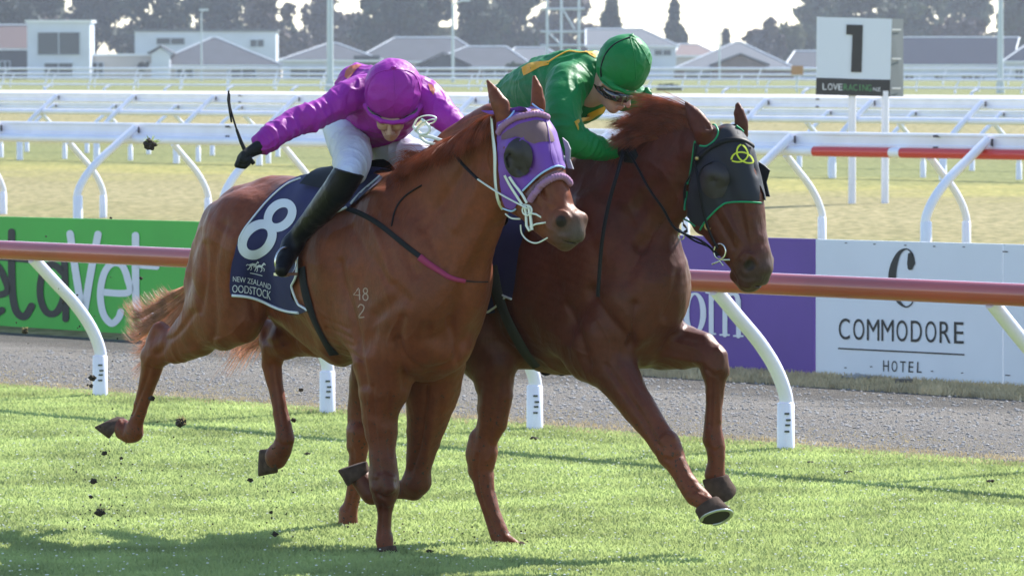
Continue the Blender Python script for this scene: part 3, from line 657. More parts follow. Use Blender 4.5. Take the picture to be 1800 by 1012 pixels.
# loose stones on the path, one mass
rg = np.random.default_rng(3); V = []; F = []
ico = bmesh.new(); bmesh.ops.create_icosphere(ico, subdivisions=1, radius=1); IV = np.array([v.co[:] for v in ico.verts]); IF = np.array([[v.index for v in f.verts] for f in ico.faces]); ico.free()
k = 0
while k < 5200:
    y = rg.uniform(27, 41); x = rg.uniform(-.11, .11) * y; q = x * NN.x + y * NN.y
    if not (20.5 < q < 24.5): continue
    r = rg.uniform(.004, .013); F.append(IF + len(IV) * k); V.append(IV * r * rg.uniform(.6, 1.2, (len(IV), 1)) * np.array([1.2, 1.2, .7]) + np.array([x, y, .008])); k += 1
m_peb = mat('loose_stone', (.30, .29, .28), .9, var=.45, vscale=30)
tag(mesh_np('loose_stones', np.concatenate(V), np.concatenate(F), m_peb, smooth=False), kind='stuff')
# white grains strewn in the turf, modelled to imitate bright glints on the grass
V = []; F = []; k = 0
while k < 2600:
    y = rg.uniform(22, 32); x = rg.uniform(-.1, .1) * y
    if x * NN.x + y * NN.y > 20: continue
    r = rg.uniform(.0018, .0045); F.append(IF + len(IV) * k); V.append(IV * r * np.array([1.5, 1, .8]) + np.array([x, y, rg.uniform(.02, .04)])); k += 1
m_glint = mat('glint_white', (.75, .75, .66), .7)
tag(mesh_np('glint_grains', np.concatenate(V), np.concatenate(F), m_glint, smooth=False), kind='stuff')
# ================================================================ implicit-surface modeller (smooth unions of tapered limbs -> one continuous mesh)
class Field:
    def __init__(s, frame, lo, hi, h):
        s.fr = frame; s.lo = np.array(lo, float); s.h = h
        s.n = tuple(int(math.ceil((b - a) / h)) + 1 for a, b in zip(lo, hi)); s.g = np.full(s.n, 1.0, np.float32)
    def L(s, p): return np.array(s.fr.loc(p))
    def box(s, lo, hi):
        i0 = np.maximum(np.floor((lo - s.lo) / s.h).astype(int), 0); i1 = np.minimum(np.ceil((hi - s.lo) / s.h).astype(int) + 1, s.n)
        if (i1 <= i0).any(): return None
        ax = [s.lo[k] + s.h * np.arange(i0[k], i1[k]) for k in range(3)]
        X, Y, Z = np.meshgrid(*ax, indexing='ij', sparse=True)
        return (slice(i0[0], i1[0]), slice(i0[1], i1[1]), slice(i0[2], i1[2])), X, Y, Z
    def comb(s, sl, d, k, sub):
        a = s.g[sl]; d = d.astype(np.float32)
        if sub:   # smooth subtraction
            if k <= 0: s.g[sl] = np.maximum(a, -d); return
            hh = np.clip(.5 - .5 * (a + d) / k, 0, 1); s.g[sl] = a + (-d - a) * hh + k * hh * (1 - hh)
        else:
            if k <= 0: s.g[sl] = np.minimum(a, d); return
            hh = np.clip(.5 + .5 * (a - d) / k, 0, 1); s.g[sl] = a + (d - a) * hh - k * hh * (1 - hh)
    def cone_d(s, X, Y, Z, A, B, ra, rb, q, nrm):
        if q != 1.0:
            f = 1 / q - 1; w = (X - A[0]) * nrm[0] + (Y - A[1]) * nrm[1] + (Z - A[2]) * nrm[2]
            X = X + f * w * nrm[0]; Y = Y + f * w * nrm[1]; Z = Z + f * w * nrm[2]
            B = B + f * np.dot(B - A, nrm) * nrm
        ab = B - A; L2 = max(np.dot(ab, ab), 1e-12)
        t = np.clip(((X - A[0]) * ab[0] + (Y - A[1]) * ab[1] + (Z - A[2]) * ab[2]) / L2, 0, 1)
        d = np.sqrt((X - A[0] - t * ab[0]) ** 2 + (Y - A[1] - t * ab[1]) ** 2 + (Z - A[2] - t * ab[2]) ** 2) - (ra + (rb - ra) * t)
        return d * min(1.0, q)
    def cones(s, items, k=0.02, q=1.0, nrm=None, sub=False):
        """items: list of (point_world, radius_m). hard union inside the chain, smooth with the rest"""
        nrm = np.array((0, 1.0, 0)) if nrm is None else np.array([Vector(nrm).dot(s.fr.F), Vector(nrm).dot(s.fr.R), Vector(nrm).z])
        nrm = nrm / np.linalg.norm(nrm)
        P = [s.L(p) for p, r in items]; R = [r for p, r in items]
        if len(P) == 1: P.append(P[0] + 1e-5); R.append(R[0])
        m = max(R) * max(1, q) + k + 3 * s.h
        b = s.box(np.min(P, 0) - m, np.max(P, 0) + m)
        if b is None: return
        sl, X, Y, Z = b; D = None
        for i in range(len(P) - 1):
            d = s.cone_d(X, Y, Z, P[i], P[i + 1], R[i], R[i + 1], q, nrm)
            D = d if D is None else np.minimum(D, d)
        s.comb(sl, D, k, sub)
    def ball(s, p, r, k=0.02, q=1.0, nrm=None, sub=False): s.cones([(p, r)], k, q, nrm, sub)
    def cut(s, p, nrm, k=0):      # remove everything on the side of +nrm of point p
        P = s.L(p); n = np.array([Vector(nrm).dot(s.fr.F), Vector(nrm).dot(s.fr.R), Vector(nrm).z]); n /= np.linalg.norm(n)
        ax = [s.lo[j] + s.h * np.arange(s.n[j]) for j in range(3)]; X, Y, Z = np.meshgrid(*ax, indexing='ij', sparse=True)
        d = (X - P[0]) * n[0] + (Y - P[1]) * n[1] + (Z - P[2]) * n[2]
        s.comb((slice(None),) * 3, -d.astype(np.float32) + 0 * s.g, k, True)
    def mesh(s, iso=0.0, smooth=2):
        g = s.g - iso; sg = g < 0
        c = sg[:-1, :-1, :-1].astype(np.int8)
        tot = np.zeros(c.shape, np.int8)
        for dx in (0, 1):
            for dy in (0, 1):
                for dz in (0, 1): tot += sg[dx:dx + c.shape[0], dy:dy + c.shape[1], dz:dz + c.shape[2]]
        act = (tot > 0) & (tot < 8); ijk = np.argwhere(act); m = len(ijk)
        idx = np.full(act.shape, -1, np.int32); idx[act] = np.arange(m)
        cor = [(0, 0, 0), (1, 0, 0), (0, 1, 0), (1, 1, 0), (0, 0, 1), (1, 0, 1), (0, 1, 1), (1, 1, 1)]
        val = np.stack([g[ijk[:, 0] + a, ijk[:, 1] + b, ijk[:, 2] + c_] for a, b, c_ in cor], 1)
        S = np.zeros((m, 3)); C = np.zeros(m)
        for a in range(8):
            for b in range(a + 1, 8):
                ca, cb = np.array(cor[a]), np.array(cor[b])
                if np.abs(ca - cb).sum() != 1: continue
                va, vb = val[:, a], val[:, b]; cr = (va < 0) != (vb < 0)
                t = np.where(cr, va / np.where(cr, va - vb, 1), 0)
                S += np.where(cr[:, None], ca + t[:, None] * (cb - ca), 0); C += cr
        V = (ijk + S / C[:, None]) * s.h + s.lo
        Q = []
        for ax in range(3):
            o1, o2 = [(1, 2), (2, 0), (0, 1)][ax]
            sl0 = [slice(1, -1)] * 3; sl0[ax] = slice(0, -1); sl1 = list(sl0); sl1[ax] = slice(1, None)
            A = sg[tuple(sl0)]; B = sg[tuple(sl1)]; e = np.argwhere(A != B)
            if len(e) == 0: continue
            flip = A[tuple(e.T)]
            off = np.ones(3, int); off[ax] = 0; e = e + off
            d1 = np.zeros(3, int); d1[o1] = 1; d2 = np.zeros(3, int); d2[o2] = 1
            q = np.stack([idx[tuple((e - d1 - d2).T)], idx[tuple((e - d2).T)], idx[tuple(e.T)], idx[tuple((e - d1).T)]], 1)
            q[flip] = q[flip][:, ::-1]; Q.append(q)
        Q = np.concatenate(Q); Q = Q[(Q >= 0).all(1)]
        for it in range(smooth):      # gentle Laplacian passes, alternately shrinking and growing
            for lam in (.5, -.52):
                acc = np.zeros_like(V); cnt = np.zeros(m)
                for a, b in ((0, 1), (1, 2), (2, 3), (3, 0)):
                    np.add.at(acc, Q[:, a], V[Q[:, b]]); np.add.at(cnt, Q[:, a], 1); np.add.at(acc, Q[:, b], V[Q[:, a]]); np.add.at(cnt, Q[:, b], 1)
                V = V + lam * (acc / np.maximum(cnt, 1)[:, None] - V)
        F_, R_ = np.array(s.fr.F), np.array(s.fr.R)
        W = np.array(s.fr.O) + V[:, :1] * F_ + V[:, 1:2] * R_ + V[:, 2:3] * np.array((0, 0, 1.0))
        return W, Q
def vnoise(P, sc, seed):
    """cheap smooth vector noise (sum of sines)"""
    rg = np.random.default_rng(seed); out = np.zeros(len(P))
    for k in range(7):
        w = rg.normal(size=3) * sc; out += np.sin(P @ w + rg.uniform(0, 6))
    return out / 7 ** .5
def normals(W, Q):
    n = np.cross(W[Q[:, 2]] - W[Q[:, 0]], W[Q[:, 3]] - W[Q[:, 1]]); N = np.zeros_like(W)
    for a in range(4): np.add.at(N, Q[:, a], n)
    return N / (np.linalg.norm(N, axis=1)[:, None] + 1e-12)
def folds(W, Q, amp, items, seed=0):
    """cloth folds: ridges running across the given axis directions; items = [(centre, axis, wavelength, radius)]"""
    N = normals(W, Q); d = np.zeros(len(W))
    for c, ax, wl, rad, am in items:
        c = np.array(c); ax = np.array(ax, float); ax /= np.linalg.norm(ax); r = np.linalg.norm(W - c, axis=1)
        ph = (W - c) @ ax * 2 * PI / wl + 3.2 * vnoise(W, 8, seed + 5)
        s = np.sin(ph); d += am * np.exp(-(r / rad) ** 2) * np.clip(.45 + .8 * vnoise(W, 15, seed + 9 + int(wl * 1000)), 0, 1.2) * (1 - 2 * np.abs(np.sin(ph / 2)) ** .8)
    d += amp * 1.3 * (np.clip(1 - 2.2 * np.abs(vnoise(W, 17, seed + 21)), 0, 1) ** 1.5 + .7 * np.clip(1 - 2.2 * np.abs(vnoise(W, 31, seed + 22)), 0, 1) ** 1.5)
    d += amp * (vnoise(W, 28, seed) * .5 + vnoise(W, 60, seed + 1) * .35) * (0.6 + .4 * vnoise(W, 7, seed + 2))
    return W + N * d[:, None]
def field_obj(name, fld, m, parent, smooth=2, fold=None, color=None, post=None):
    W, Q = fld.mesh(smooth=smooth)
    if post: W = post(W, Q)
    if fold: W = folds(W, Q, *fold)
    me = bpy.data.meshes.new(name); nv = len(W)
    me.vertices.add(nv); me.vertices.foreach_set('co', W.astype(np.float32).ravel())
    me.loops.add(len(Q) * 4); me.loops.foreach_set('vertex_index', Q.astype(np.int32).ravel())
    me.polygons.add(len(Q)); me.polygons.foreach_set('loop_start', (np.arange(len(Q)) * 4).astype(np.int32)); me.polygons.foreach_set('loop_total', np.full(len(Q), 4, np.int32))
    me.polygons.foreach_set('use_smooth', np.ones(len(Q), bool)); me.update(calc_edges=True)
    if color is not None:
        c = color(W); at_ = me.color_attributes.new('coat', 'FLOAT_COLOR', 'POINT'); at_.data.foreach_set('color', np.concatenate([c, np.ones((nv, 1))], 1).astype(np.float32).ravel())
    o = link(name, me, m, parent); return o, W, Q
def bvh(W, Q): return BVHTree.FromPolygons([tuple(v) for v in W.tolist()], Q.tolist())
# ---------------------------------------------------------------- draping flat outlines onto a body
def hit(tree, px, py, off, tmax=60):
    d = ray(px, py).normalized(); loc, n, i, t = tree.ray_cast(CAMP, d)
    if loc is None:
        # beyond the outline: nearest place on the body to the sight line
        best = None; tt = 22.0
        p = CAMP + d * 24
        for _ in range(4):
            loc, n, i, t = tree.find_nearest(p)
            p = CAMP + d * ((loc - CAMP).dot(d))
        return loc + n * off
    if n.dot(d) > 0: n = -n
    return loc + n * off
def outline_fill(poly, sp):
    poly = [Vector((float(p[0]), float(p[1]))) for p in poly]; pts = []
    n = len(poly); bd = []
    for i in range(n):
        a, b = poly[i], poly[(i + 1) % n]; k = max(1, int((b - a).length / sp))
        for j in range(k): bd.append(a.lerp(b, j / k))
    nb = len(bd); E_ = [(i, (i + 1) % nb) for i in range(nb)]; pts = list(bd)
    xs = [p.x for p in bd]; ys = [p.y for p in bd]
    for j, y in enumerate(np.arange(min(ys) + sp * .5, max(ys), sp * .87)):
        for x in np.arange(min(xs) + (sp / 2 if j % 2 else 0), max(xs), sp):
            c = False; k = nb - 1; dmin = 1e9
            for i in range(nb):
                a, b = bd[i], bd[k]
                if (a.y > y) != (b.y > y) and x < (b.x - a.x) * (y - a.y) / (b.y - a.y) + a.x: c = not c
                k = i
            if c and min((x - q.x) ** 2 + (y - q.y) ** 2 for q in bd) > (sp * .45) ** 2: pts.append(Vector((x, y)))
    v, e, f, *_ = delaunay_2d_cdt(pts, E_, [list(range(nb))], 1, 1e-4)
    return v, f
def drape(name, poly, tree, off, m, parent, sp=5, mirror=None, moff=0.0, relax=0, warp=None, thick=0.0):
    v, f = outline_fill(poly, sp)
    P = [hit(tree, p.x, p.y, off) for p in v]
    if relax:
        nb = [set() for _ in P]
        for q in f:
            for i in range(len(q)): nb[q[i]].add(q[i - 1]); nb[q[i - 1]].add(q[i])
        for _ in range(relax): P = [p.lerp(sum((P[j] for j in s), Vector()) / len(s), .5) if s else p for p, s in zip(P, nb)]
    if warp: P = [p + warp(p) for p in P]
    F = [tuple(q) for q in f]
    # face the camera
    a, b_, c = [P[i] for i in F[0][:3]]
    F = [q if (P[q[1]] - P[q[0]]).cross(P[q[2]] - P[q[0]]).dot(CAMP - P[q[0]]) > 0 else q[::-1] for q in F]
    o = mesh_np(name, [tuple(p) for p in P], F, m, parent, smooth=True)
    return o
def bridge_mirror(name, fr, line, tree, m, parent, n=8): pass
def drape_line(mb, pts, tree, off, r, n=5, cat=4, flat=1.0, closed=False, ext=None):
    """a strap or piping lying on the body along photo points"""
    q = catmull(pts, cat) if cat else pts
    P = [hit(tree, p[0], p[1], off) for p in q]
    for _ in range(2): P = [P[0]] + [(P[i - 1] + P[i] * 2 + P[i + 1]) / 4 for i in range(1, len(P) - 1)] + [P[-1]]
    mb.tube(P, r, n); return P
def strap(mb, pts, tree, off, w, th=.004, cat=4, lift=0.0):
    """flat band of width w lying on the surface along photo points"""
    q = catmull(pts, cat); P = [hit(tree, p[0], p[1], 0.0) for p in q]; Nn = []
    for _ in range(2): P = [P[0]] + [(P[i - 1] + P[i] * 2 + P[i + 1]) / 4 for i in range(1, len(P) - 1)] + [P[-1]]
    for p in P:
        loc, n, i, t = tree.find_nearest(p); n = n if n.dot(CAMP - p) > -8 else -n; Nn.append(n)
    for _ in range(3): Nn = [Nn[0]] + [(Nn[i - 1] + Nn[i] + Nn[i + 1]).normalized() for i in range(1, len(Nn) - 1)] + [Nn[-1]]
    V = []; m = len(P); pr = [(-.5, 0), (-.42, 1), (.42, 1), (.5, 0)]
    for i, p in enumerate(P):
        d = (P[min(i + 1, m - 1)] - P[max(i - 1, 0)]).normalized(); s = d.cross(Nn[i]).normalized(); ww = w if not isinstance(w, (list, tuple)) else w[0] + (w[1] - w[0]) * i / (m - 1)
        for a, b in pr: V.append(p + s * a * ww + Nn[i] * (off + b * th))
    F = [(i * 4 + k, i * 4 + k + 1, i * 4 + k + 5, i * 4 + k + 4) for i in range(m - 1) for k in range(3)]
    mb.add(V, F, True); return P, Nn
def loft(mb, rings, smooth=True, cap=True):
    n = len(rings[0]); V = [p for r in rings for p in r]
    F = [(i * n + k, i * n + (k + 1) % n, (i + 1) * n + (k + 1) % n, (i + 1) * n + k) for i in range(len(rings) - 1) for k in range(n)]
    mb.add(V, F, smooth)
    if cap: mb.add(rings[0], [tuple(range(n))[::-1]]); mb.add(rings[-1], [tuple(range(n))])
# ================================================================ horse skin
def coat_mat(name):
    m, N, L = nodes_mat(name); b = N['Principled BSDF']
    b.inputs['Roughness'].default_value = .43; b.inputs['Specular IOR Level'].default_value = .33; b.inputs['Coat Weight'].default_value = .0; b.inputs['Coat Roughness'].default_value = .28; b.inputs['Specular Tint'].default_value = (1, .78, .62, 1); b.inputs['Sheen Weight'].default_value = .06; b.inputs['Sheen Roughness'].default_value = .4
    b.inputs['Sheen Tint'].default_value = (1, .6, .4, 1)
    a = N.new('ShaderNodeAttribute'); a.attribute_name = 'coat'
    tc = N.new('ShaderNodeTexCoord'); n = N.new('ShaderNodeTexNoise'); n.inputs['Scale'].default_value = 4; n.inputs['Detail'].default_value = 8; n.inputs['Roughness'].default_value = .65; L.new(tc.outputs['Object'], n.inputs['Vector'])
    r = N.new('ShaderNodeValToRGB'); L.new(n.outputs[0], r.inputs[0]); r.color_ramp.elements[0].position = .3; r.color_ramp.elements[0].color = (.72, .70, .68, 1); r.color_ramp.elements[1].position = .7; r.color_ramp.elements[1].color = (1.22, 1.2, 1.2, 1)
    mx = N.new('ShaderNodeMix'); mx.data_type = 'RGBA'; mx.blend_type = 'MULTIPLY'; mx.inputs[0].default_value = 1
    L.new(a.outputs['Color'], mx.inputs[6]); L.new(r.outputs[0], mx.inputs[7]); L.new(mx.outputs[2], b.inputs['Base Color'])
    n5 = N.new('ShaderNodeTexNoise'); n5.inputs['Scale'].default_value = 34; n5.inputs['Detail'].default_value = 5; n5.inputs['Roughness'].default_value = .7; L.new(tc.outputs['Object'], n5.inputs['Vector'])
    r5 = N.new('ShaderNodeMapRange'); r5.inputs[1].default_value = .35; r5.inputs[2].default_value = .65; r5.inputs[3].default_value = .82; r5.inputs[4].default_value = 1.14; L.new(n5.outputs[0], r5.inputs[0])
    m5 = N.new('ShaderNodeMix'); m5.data_type = 'RGBA'; m5.blend_type = 'MULTIPLY'; m5.inputs[0].default_value = 1; L.new(mx.outputs[2], m5.inputs[6]); L.new(r5.outputs[0], m5.inputs[7])
    # soil flecks thrown onto the lower body
    sx = N.new('ShaderNodeSeparateXYZ'); L.new(tc.outputs['Object'], sx.inputs[0]); n6 = N.new('ShaderNodeTexNoise'); n6.inputs['Scale'].default_value = 70; n6.inputs['Detail'].default_value = 2; L.new(tc.outputs['Object'], n6.inputs['Vector'])
    h6 = N.new('ShaderNodeMapRange'); h6.inputs[1].default_value = 1.1; h6.inputs[2].default_value = .5; h6.inputs[3].default_value = .80; h6.inputs[4].default_value = .64; L.new(sx.outputs['Z'], h6.inputs[0])
    g6 = N.new('ShaderNodeMath'); g6.operation = 'GREATER_THAN'; L.new(n6.outputs[0], g6.inputs[0]); L.new(h6.outputs[0], g6.inputs[1])
    m6 = N.new('ShaderNodeMix'); m6.data_type = 'RGBA'; L.new(g6.outputs[0], m6.inputs[0]); L.new(m5.outputs[2], m6.inputs[6]); m6.inputs[7].default_value = (.04, .028, .02, 1); L.new(m6.outputs[2], b.inputs['Base Color'])
    rr5 = N.new('ShaderNodeMapRange'); rr5.inputs[1].default_value = .3; rr5.inputs[2].default_value = .7; rr5.inputs[3].default_value = .36; rr5.inputs[4].default_value = .60; L.new(n.outputs[0], rr5.inputs[0]); L.new(rr5.outputs[0], b.inputs['Roughness'])
    # hair grain and veins
    mp = N.new('ShaderNodeMapping'); mp.inputs['Scale'].default_value = (1, 1, .35); L.new(tc.outputs['Object'], mp.inputs[0])
    n2 = N.new('ShaderNodeTexNoise'); n2.inputs['Scale'].default_value = 160; n2.inputs['Detail'].default_value = 3; L.new(mp.outputs[0], n2.inputs['Vector'])
    n3 = N.new('ShaderNodeTexNoise'); n3.inputs['Scale'].default_value = 14; n3.inputs['Detail'].default_value = 3; L.new(mp.outputs[0], n3.inputs['Vector'])
    ad = N.new('ShaderNodeMath'); ad.operation = 'MULTIPLY_ADD'; ad.inputs[1].default_value = .12; L.new(n2.outputs[0], ad.inputs[0]); L.new(n3.outputs[0], ad.inputs[2])
    bp = N.new('ShaderNodeBump'); bp.inputs['Strength'].default_value = .8; bp.inputs['Distance'].default_value = .012; L.new(ad.outputs[0], bp.inputs['Height']); L.new(bp.outputs[0], b.inputs['Normal'])
    return m
m_coat = coat_mat('horse_coat'); m_coat2 = coat_mat('horse_coat_dark')
m_hoof = mat('hoof_horn', (.075, .048, .035), .9, spec=.15, var=.3, vscale=30, bump=.3, bscale=60)
m_shoe = mat('horse_shoe_metal', (.55, .58, .6), .3, metal=.9)
m_eye = mat('horse_eye', (.008, .006, .005), .06, spec=.9, coat=1)
m_hair1 = mat('mane_chestnut', (.36, .085, .028), .4, sheen=.1, trans=.35, var=.35, vscale=20)
m_hair2 = mat('mane_dark', (.24, .06, .024), .4, sheen=.1, trans=.32, var=.4, vscale=20)
m_tail = mat('tail_hair', (.52, .26, .17), .5, trans=.3, var=.4, vscale=12)
def hoof(parent, C, rc, S, rs, n1, n2, fwd, shoe=False, wide=.92):
    """hoof wall between the coronet (centre C, radius rc, normal n1) and the sole (S, rs, n2); toe towards fwd"""
    C, S = Vector(C), Vector(S); n1 = Vector(n1).normalized(); n2 = Vector(n2).normalized(); fwd = Vector(fwd)
    rings = []
    for t in (0, .08, .5, .93, 1.0):
        c = C.lerp(S, t); n = n1.lerp(n2, t).normalized(); f = (fwd - n * fwd.dot(n)).normalized(); sd_ = n.cross(f); r = rc + (rs - rc) * t - (.004 if t == 1 else 0) + (.003 if t == .08 else 0)
        rings.append([c + f * (math.cos(2 * PI * k / 20) * r * (1.12 if math.cos(2 * PI * k / 20) > 0 else .88)) + sd_ * math.sin(2 * PI * k / 20) * r * wide for k in range(20)])
    mb = MB(); loft(mb, rings); o = mb.build('hoof', m_hoof, parent)
    if shoe:
        n = n2; f = (fwd - n * fwd.dot(n)).normalized(); sd_ = n.cross(f); P = []
        for k in range(17):
            a = math.radians(-140 + 280 * k / 16); P.append(S + n * .003 + f * math.cos(a) * rs * (1.1 if math.cos(a) > 0 else .86) * .93 + sd_ * math.sin(a) * rs * wide * .93)
        mb = MB(); mb.tube(P, .009, 6, up=n, ry=.005); mb.build('horseshoe', m_shoe, o)
        mb = MB(); mb.add([S + n * .0015 + f * math.cos(2 * PI * k / 20) * rs * .8 + sd_ * math.sin(2 * PI * k / 20) * rs * .75 for k in range(20)], [tuple(range(20))]); mb.build('sole', mat('hoof_sole', (.03, .028, .025), .9), o)
    return o
def hair(name, roots, m, parent, n, seed, width=.0022, seg=7):
    """strands; roots = list of (root point, tip vector list as control offsets) sampled between neighbours"""
    rg = np.random.default_rng(seed); V = []; F = []; K = len(roots); cl_ = [Vector(rg.normal(0, 1, 3)) for _ in range(40)]
    for i in range(n):
        u = rg.uniform(0, K - 1.001); a = int(u); f = u - a
        R0 = roots[a][0].lerp(roots[a + 1][0], f); c0, c1 = roots[a][1], roots[a + 1][1]; sp_ = roots[a][2] * (1 - f) + roots[a + 1][2] * f
        pts = [R0 + Vector(rg.normal(0, .006, 3))]; j = Vector(rg.normal(0, .75, 3)) * (2.6 if rg.uniform() < .05 else 1); sc = rg.uniform(.45, 1.12); j2 = Vector(rg.normal(0, 1, 3))
        m_ = len(c0)
        for k in range(m_):
            q = R0 + (Vector(c0[k]).lerp(Vector(c1[k]), f)) * sc; t = (k + 1) / m_
            pts.append(q + j * sp_ * t ** 1.3 + j2 * sp_ * .4 * t * math.sin(t * 5) + cl_[int(u * 3.3) % 40] * sp_ * 1.5 * t)
        pts = [Vector(p) for p in catmull([tuple(p) for p in pts], 3)]
        side = Vector(rg.normal(0, 1, 3)); w = width * rg.uniform(.6, 1.4); b = len(V); L = len(pts)
        for k, p in enumerate(pts):
            d = (pts[min(k + 1, L - 1)] - pts[max(k - 1, 0)]); s_ = d.cross(side).normalized() * w * (1 - .85 * (k / (L - 1)) ** 2); V += [tuple(p - s_), tuple(p + s_)]
        F += [(b + 2 * k, b + 2 * k + 1, b + 2 * k + 3, b + 2 * k + 2) for k in range(L - 1)]
    return mesh_np(name, V, F, m, parent, smooth=True)

# ================================================================ HORSE 1 (chestnut, number 8)
fr1 = Frame(at(690, 305, 24.03), 40); fr1.O.z = 0.0
H1 = Field(fr1, (-1.75, -.62, -.04), (1.22, .56, 2.12), .0062)
class Sculpt:
    def __init__(s, f, fr): s.f = f; s.fr = fr
    def c(s, items, l=0.0, k=.02, q=1.0, sub=False, nrm=None, fr=None):
        it = []; P = (fr or s.fr).P
        for t in items:
            ll = t[3] if len(t) > 3 else l; p = P(t[0], t[1], ll); it.append((p, t[2] * p.y / FPX))
        s.f.cones(it, k, q, nrm if nrm is not None else (fr or s.fr).R, sub)
S1 = Sculpt(H1, fr1); c = S1.c
# trunk
c([(745, 492, 138), (690, 478, 150), (645, 474, 158), (590, 450, 140), (530, 428, 118), (480, 418, 108), (440, 428, 104)], 0, 0, q=.70)
c([(760, 440, 95), (745, 520, 105), (745, 590, 78)], 0, .05, q=.95)                 # breast
c([(700, 330, 22), (655, 330, 26), (600, 338, 26)], 0, .06, q=1.2)                      # withers ridge
# near haunch, thigh, gaskin
c([(432, 425, 92), (412, 480, 86), (392, 518, 68), (350, 578, 50), (308, 610, 29)], .15, .05, q=.72)
c([(415, 545, 62), (395, 560, 55)], .17, .05, q=.7)
c([(395, 400, 50), (368, 440, 38), (352, 500, 34)], .14, .04, q=.8)
# far haunch
c([(500, 420, 88), (520, 500, 82), (560, 575, 55), (530, 590, 38), (490, 592, 28), (478, 600, 24)], -.16, .05, q=.75)
# shoulder blade, arm, near side
c([(668, 372, 40), (684, 440, 66), (715, 530, 72), (690, 580, 70)], .15, .06, q=.55)
c([(640, 560, 62), (665, 620, 58)], .17, .05, q=.55)
c([(800, 400, 55), (812, 480, 58), (800, 560, 55), (780, 600, 50)], -.15, .06, q=.6)
c([(745, 605, 50), (780, 610, 46)], .0, .05, q=1.0)
# pectoral masses
c([(735, 610, 44)], .10, .03, q=.8); c([(793, 600, 44)], -.10, .03, q=.8)
# neck
c([(735, 400, 108), (775, 350, 92), (815, 300, 76), (850, 262, 60), (880, 240, 48)], 0, .05, q=.58)
c([(790, 470, 72), (815, 420, 68), (842, 370, 56), (868, 325, 48)], 0, .06, q=.72)
c([(720, 320, 26), (775, 278, 24), (822, 232, 22), (862, 206, 20)], 0, .04, q=.9)      # crest
# near foreleg: forearm to ground
c([(672, 630, 52), (673, 680, 46), (670, 730, 33), (673, 790, 24), (676, 830, 24), (677, 852, 26), (676, 872, 20)], .14, .035, q=.95)
c([(694, 650, 34), (690, 690, 26)], .12, .03)
c([(676, 872, 19), (676, 900, 13.5), (675, 930, 12), (676, 948, 14.5), (678, 965, 12.5)], .13, .015, q=.95)
c([(662, 700, 30), (660, 760, 16)], .16, .03); c([(680, 846, 14), (684, 858, 13)], .16, .015); c([(668, 856, 13)], .17, .015)
c([(676, 835, 24), (680, 862, 22)], .135, .02)
# far foreleg: forearm, knee, folded cannon
c([(775, 640, 46), (762, 700, 40), (748, 760, 30), (738, 815, 23), (732, 845, 27), (728, 860, 18)], -.13, .035, q=.95)
c([(752, 660, 42), (736, 720, 22), (731, 780, 14), (728, 815, 12)], -.10, .03)
fold = Frame(P_ := fr1.P(730, 852, -.13), 62)
c([(738, 846, 22), (728, 858, 20), (700, 860, 15), (672, 862, 14), (654, 866, 21), (645, 856, 20), (635, 842, 19)], 0, .015, fr=fold)
# near hind cannon and foot
c([(300, 606, 25), (282, 616, 26), (270, 626, 24), (266, 650, 19), (256, 686, 14.5), (247, 718, 13.5), (240, 742, 15.5), (237, 758, 19), (226, 760, 18), (208, 750, 19)], .14, .02, q=.85)
c([(296, 588, 12), (282, 580, 14), (274, 600, 15)], .14, .02)
# far hind cannon and foot
c([(500, 600, 34), (482, 612, 26), (478, 640, 20), (484, 680, 15), (492, 720, 13), (498, 750, 16), (501, 772, 18), (495, 790, 20), (486, 803, 21)], -.13, .02, q=.85)
c([(492, 580, 14), (470, 574, 13), (470, 600, 14)], -.13, .02)
# belly edge, sternum
c([(600, 600, 44), (560, 570, 44), (520, 540, 42)], .0, .05, q=1.0)
# muscle and bone relief
gr = lambda pts, l, r=6, k=.02: c([(x, y, r) for x, y in pts], l, k, sub=True)
gr([(735, 640), (742, 600), (750, 575)], .17, 5, .03); gr([(640, 600), (655, 660)], .20, 5, .03)
gr([(460, 500), (446, 530)], .27, 5, .05)
gr([(700, 520), (655, 560), (640, 610)], .27, 5, .05); gr([(745, 420), (790, 470), (810, 500)], .20, 6, .05)
gr([(795, 420), (832, 362), (862, 320)], .145, 6, .04)
gr([(720, 700), (722, 740), (726, 790)], -.09, 4, .02); gr([(560, 600), (520, 575), (480, 555)], .22, 6, .04)
# head
hf1 = Frame(fr1.P(925, 250, 0.0), 46)
h = lambda it, l=0.0, k=.02, q=1.0, sub=False: c(it, l, k, q, sub, fr=hf1)
h([(898, 224, 32), (915, 230, 36), (928, 262, 41)], 0, .03, q=.95)
h([(937, 210, 19), (948, 240, 25), (962, 285, 23), (976, 325, 20), (991, 364, 17), (1002, 387, 17)], 0, .025, q=1.35)
h([(908, 300, 42), (925, 335, 34), (948, 368, 25), (972, 395, 20), (988, 412, 16)], .045, .02, q=.55)
h([(918, 300, 42), (935, 335, 34), (956, 368, 25), (978, 395, 20), (994, 412, 16)], -.045, .02, q=.55)
h([(925, 300, 46), (945, 345, 34), (968, 380, 24)], 0, .02, q=1.0)
h([(893, 275, 40), (900, 320, 36)], .035, .02, q=.6)
h([(904, 338, 36), (930, 362, 27), (952, 388, 21), (974, 410, 17)], .04, .025, q=.6)
h([(1003, 389, 25), (1006, 405, 22)], 0, .02, q=1.15)
h([(988, 388, 15), (984, 398, 13)], .045, .015); h([(1022, 384, 12), (1020, 394, 11)], -.045, .015)
h([(1009, 415, 14), (1002, 424, 11)], 0, .015, q=1.5); h([(994, 428, 13), (980, 420, 12)], 0, .015, q=1.3)
h([(1012, 426, 1.5), (996, 420, 1.5), (985, 415, 1.2)], 0, .004, q=14, sub=True)     # mouth line
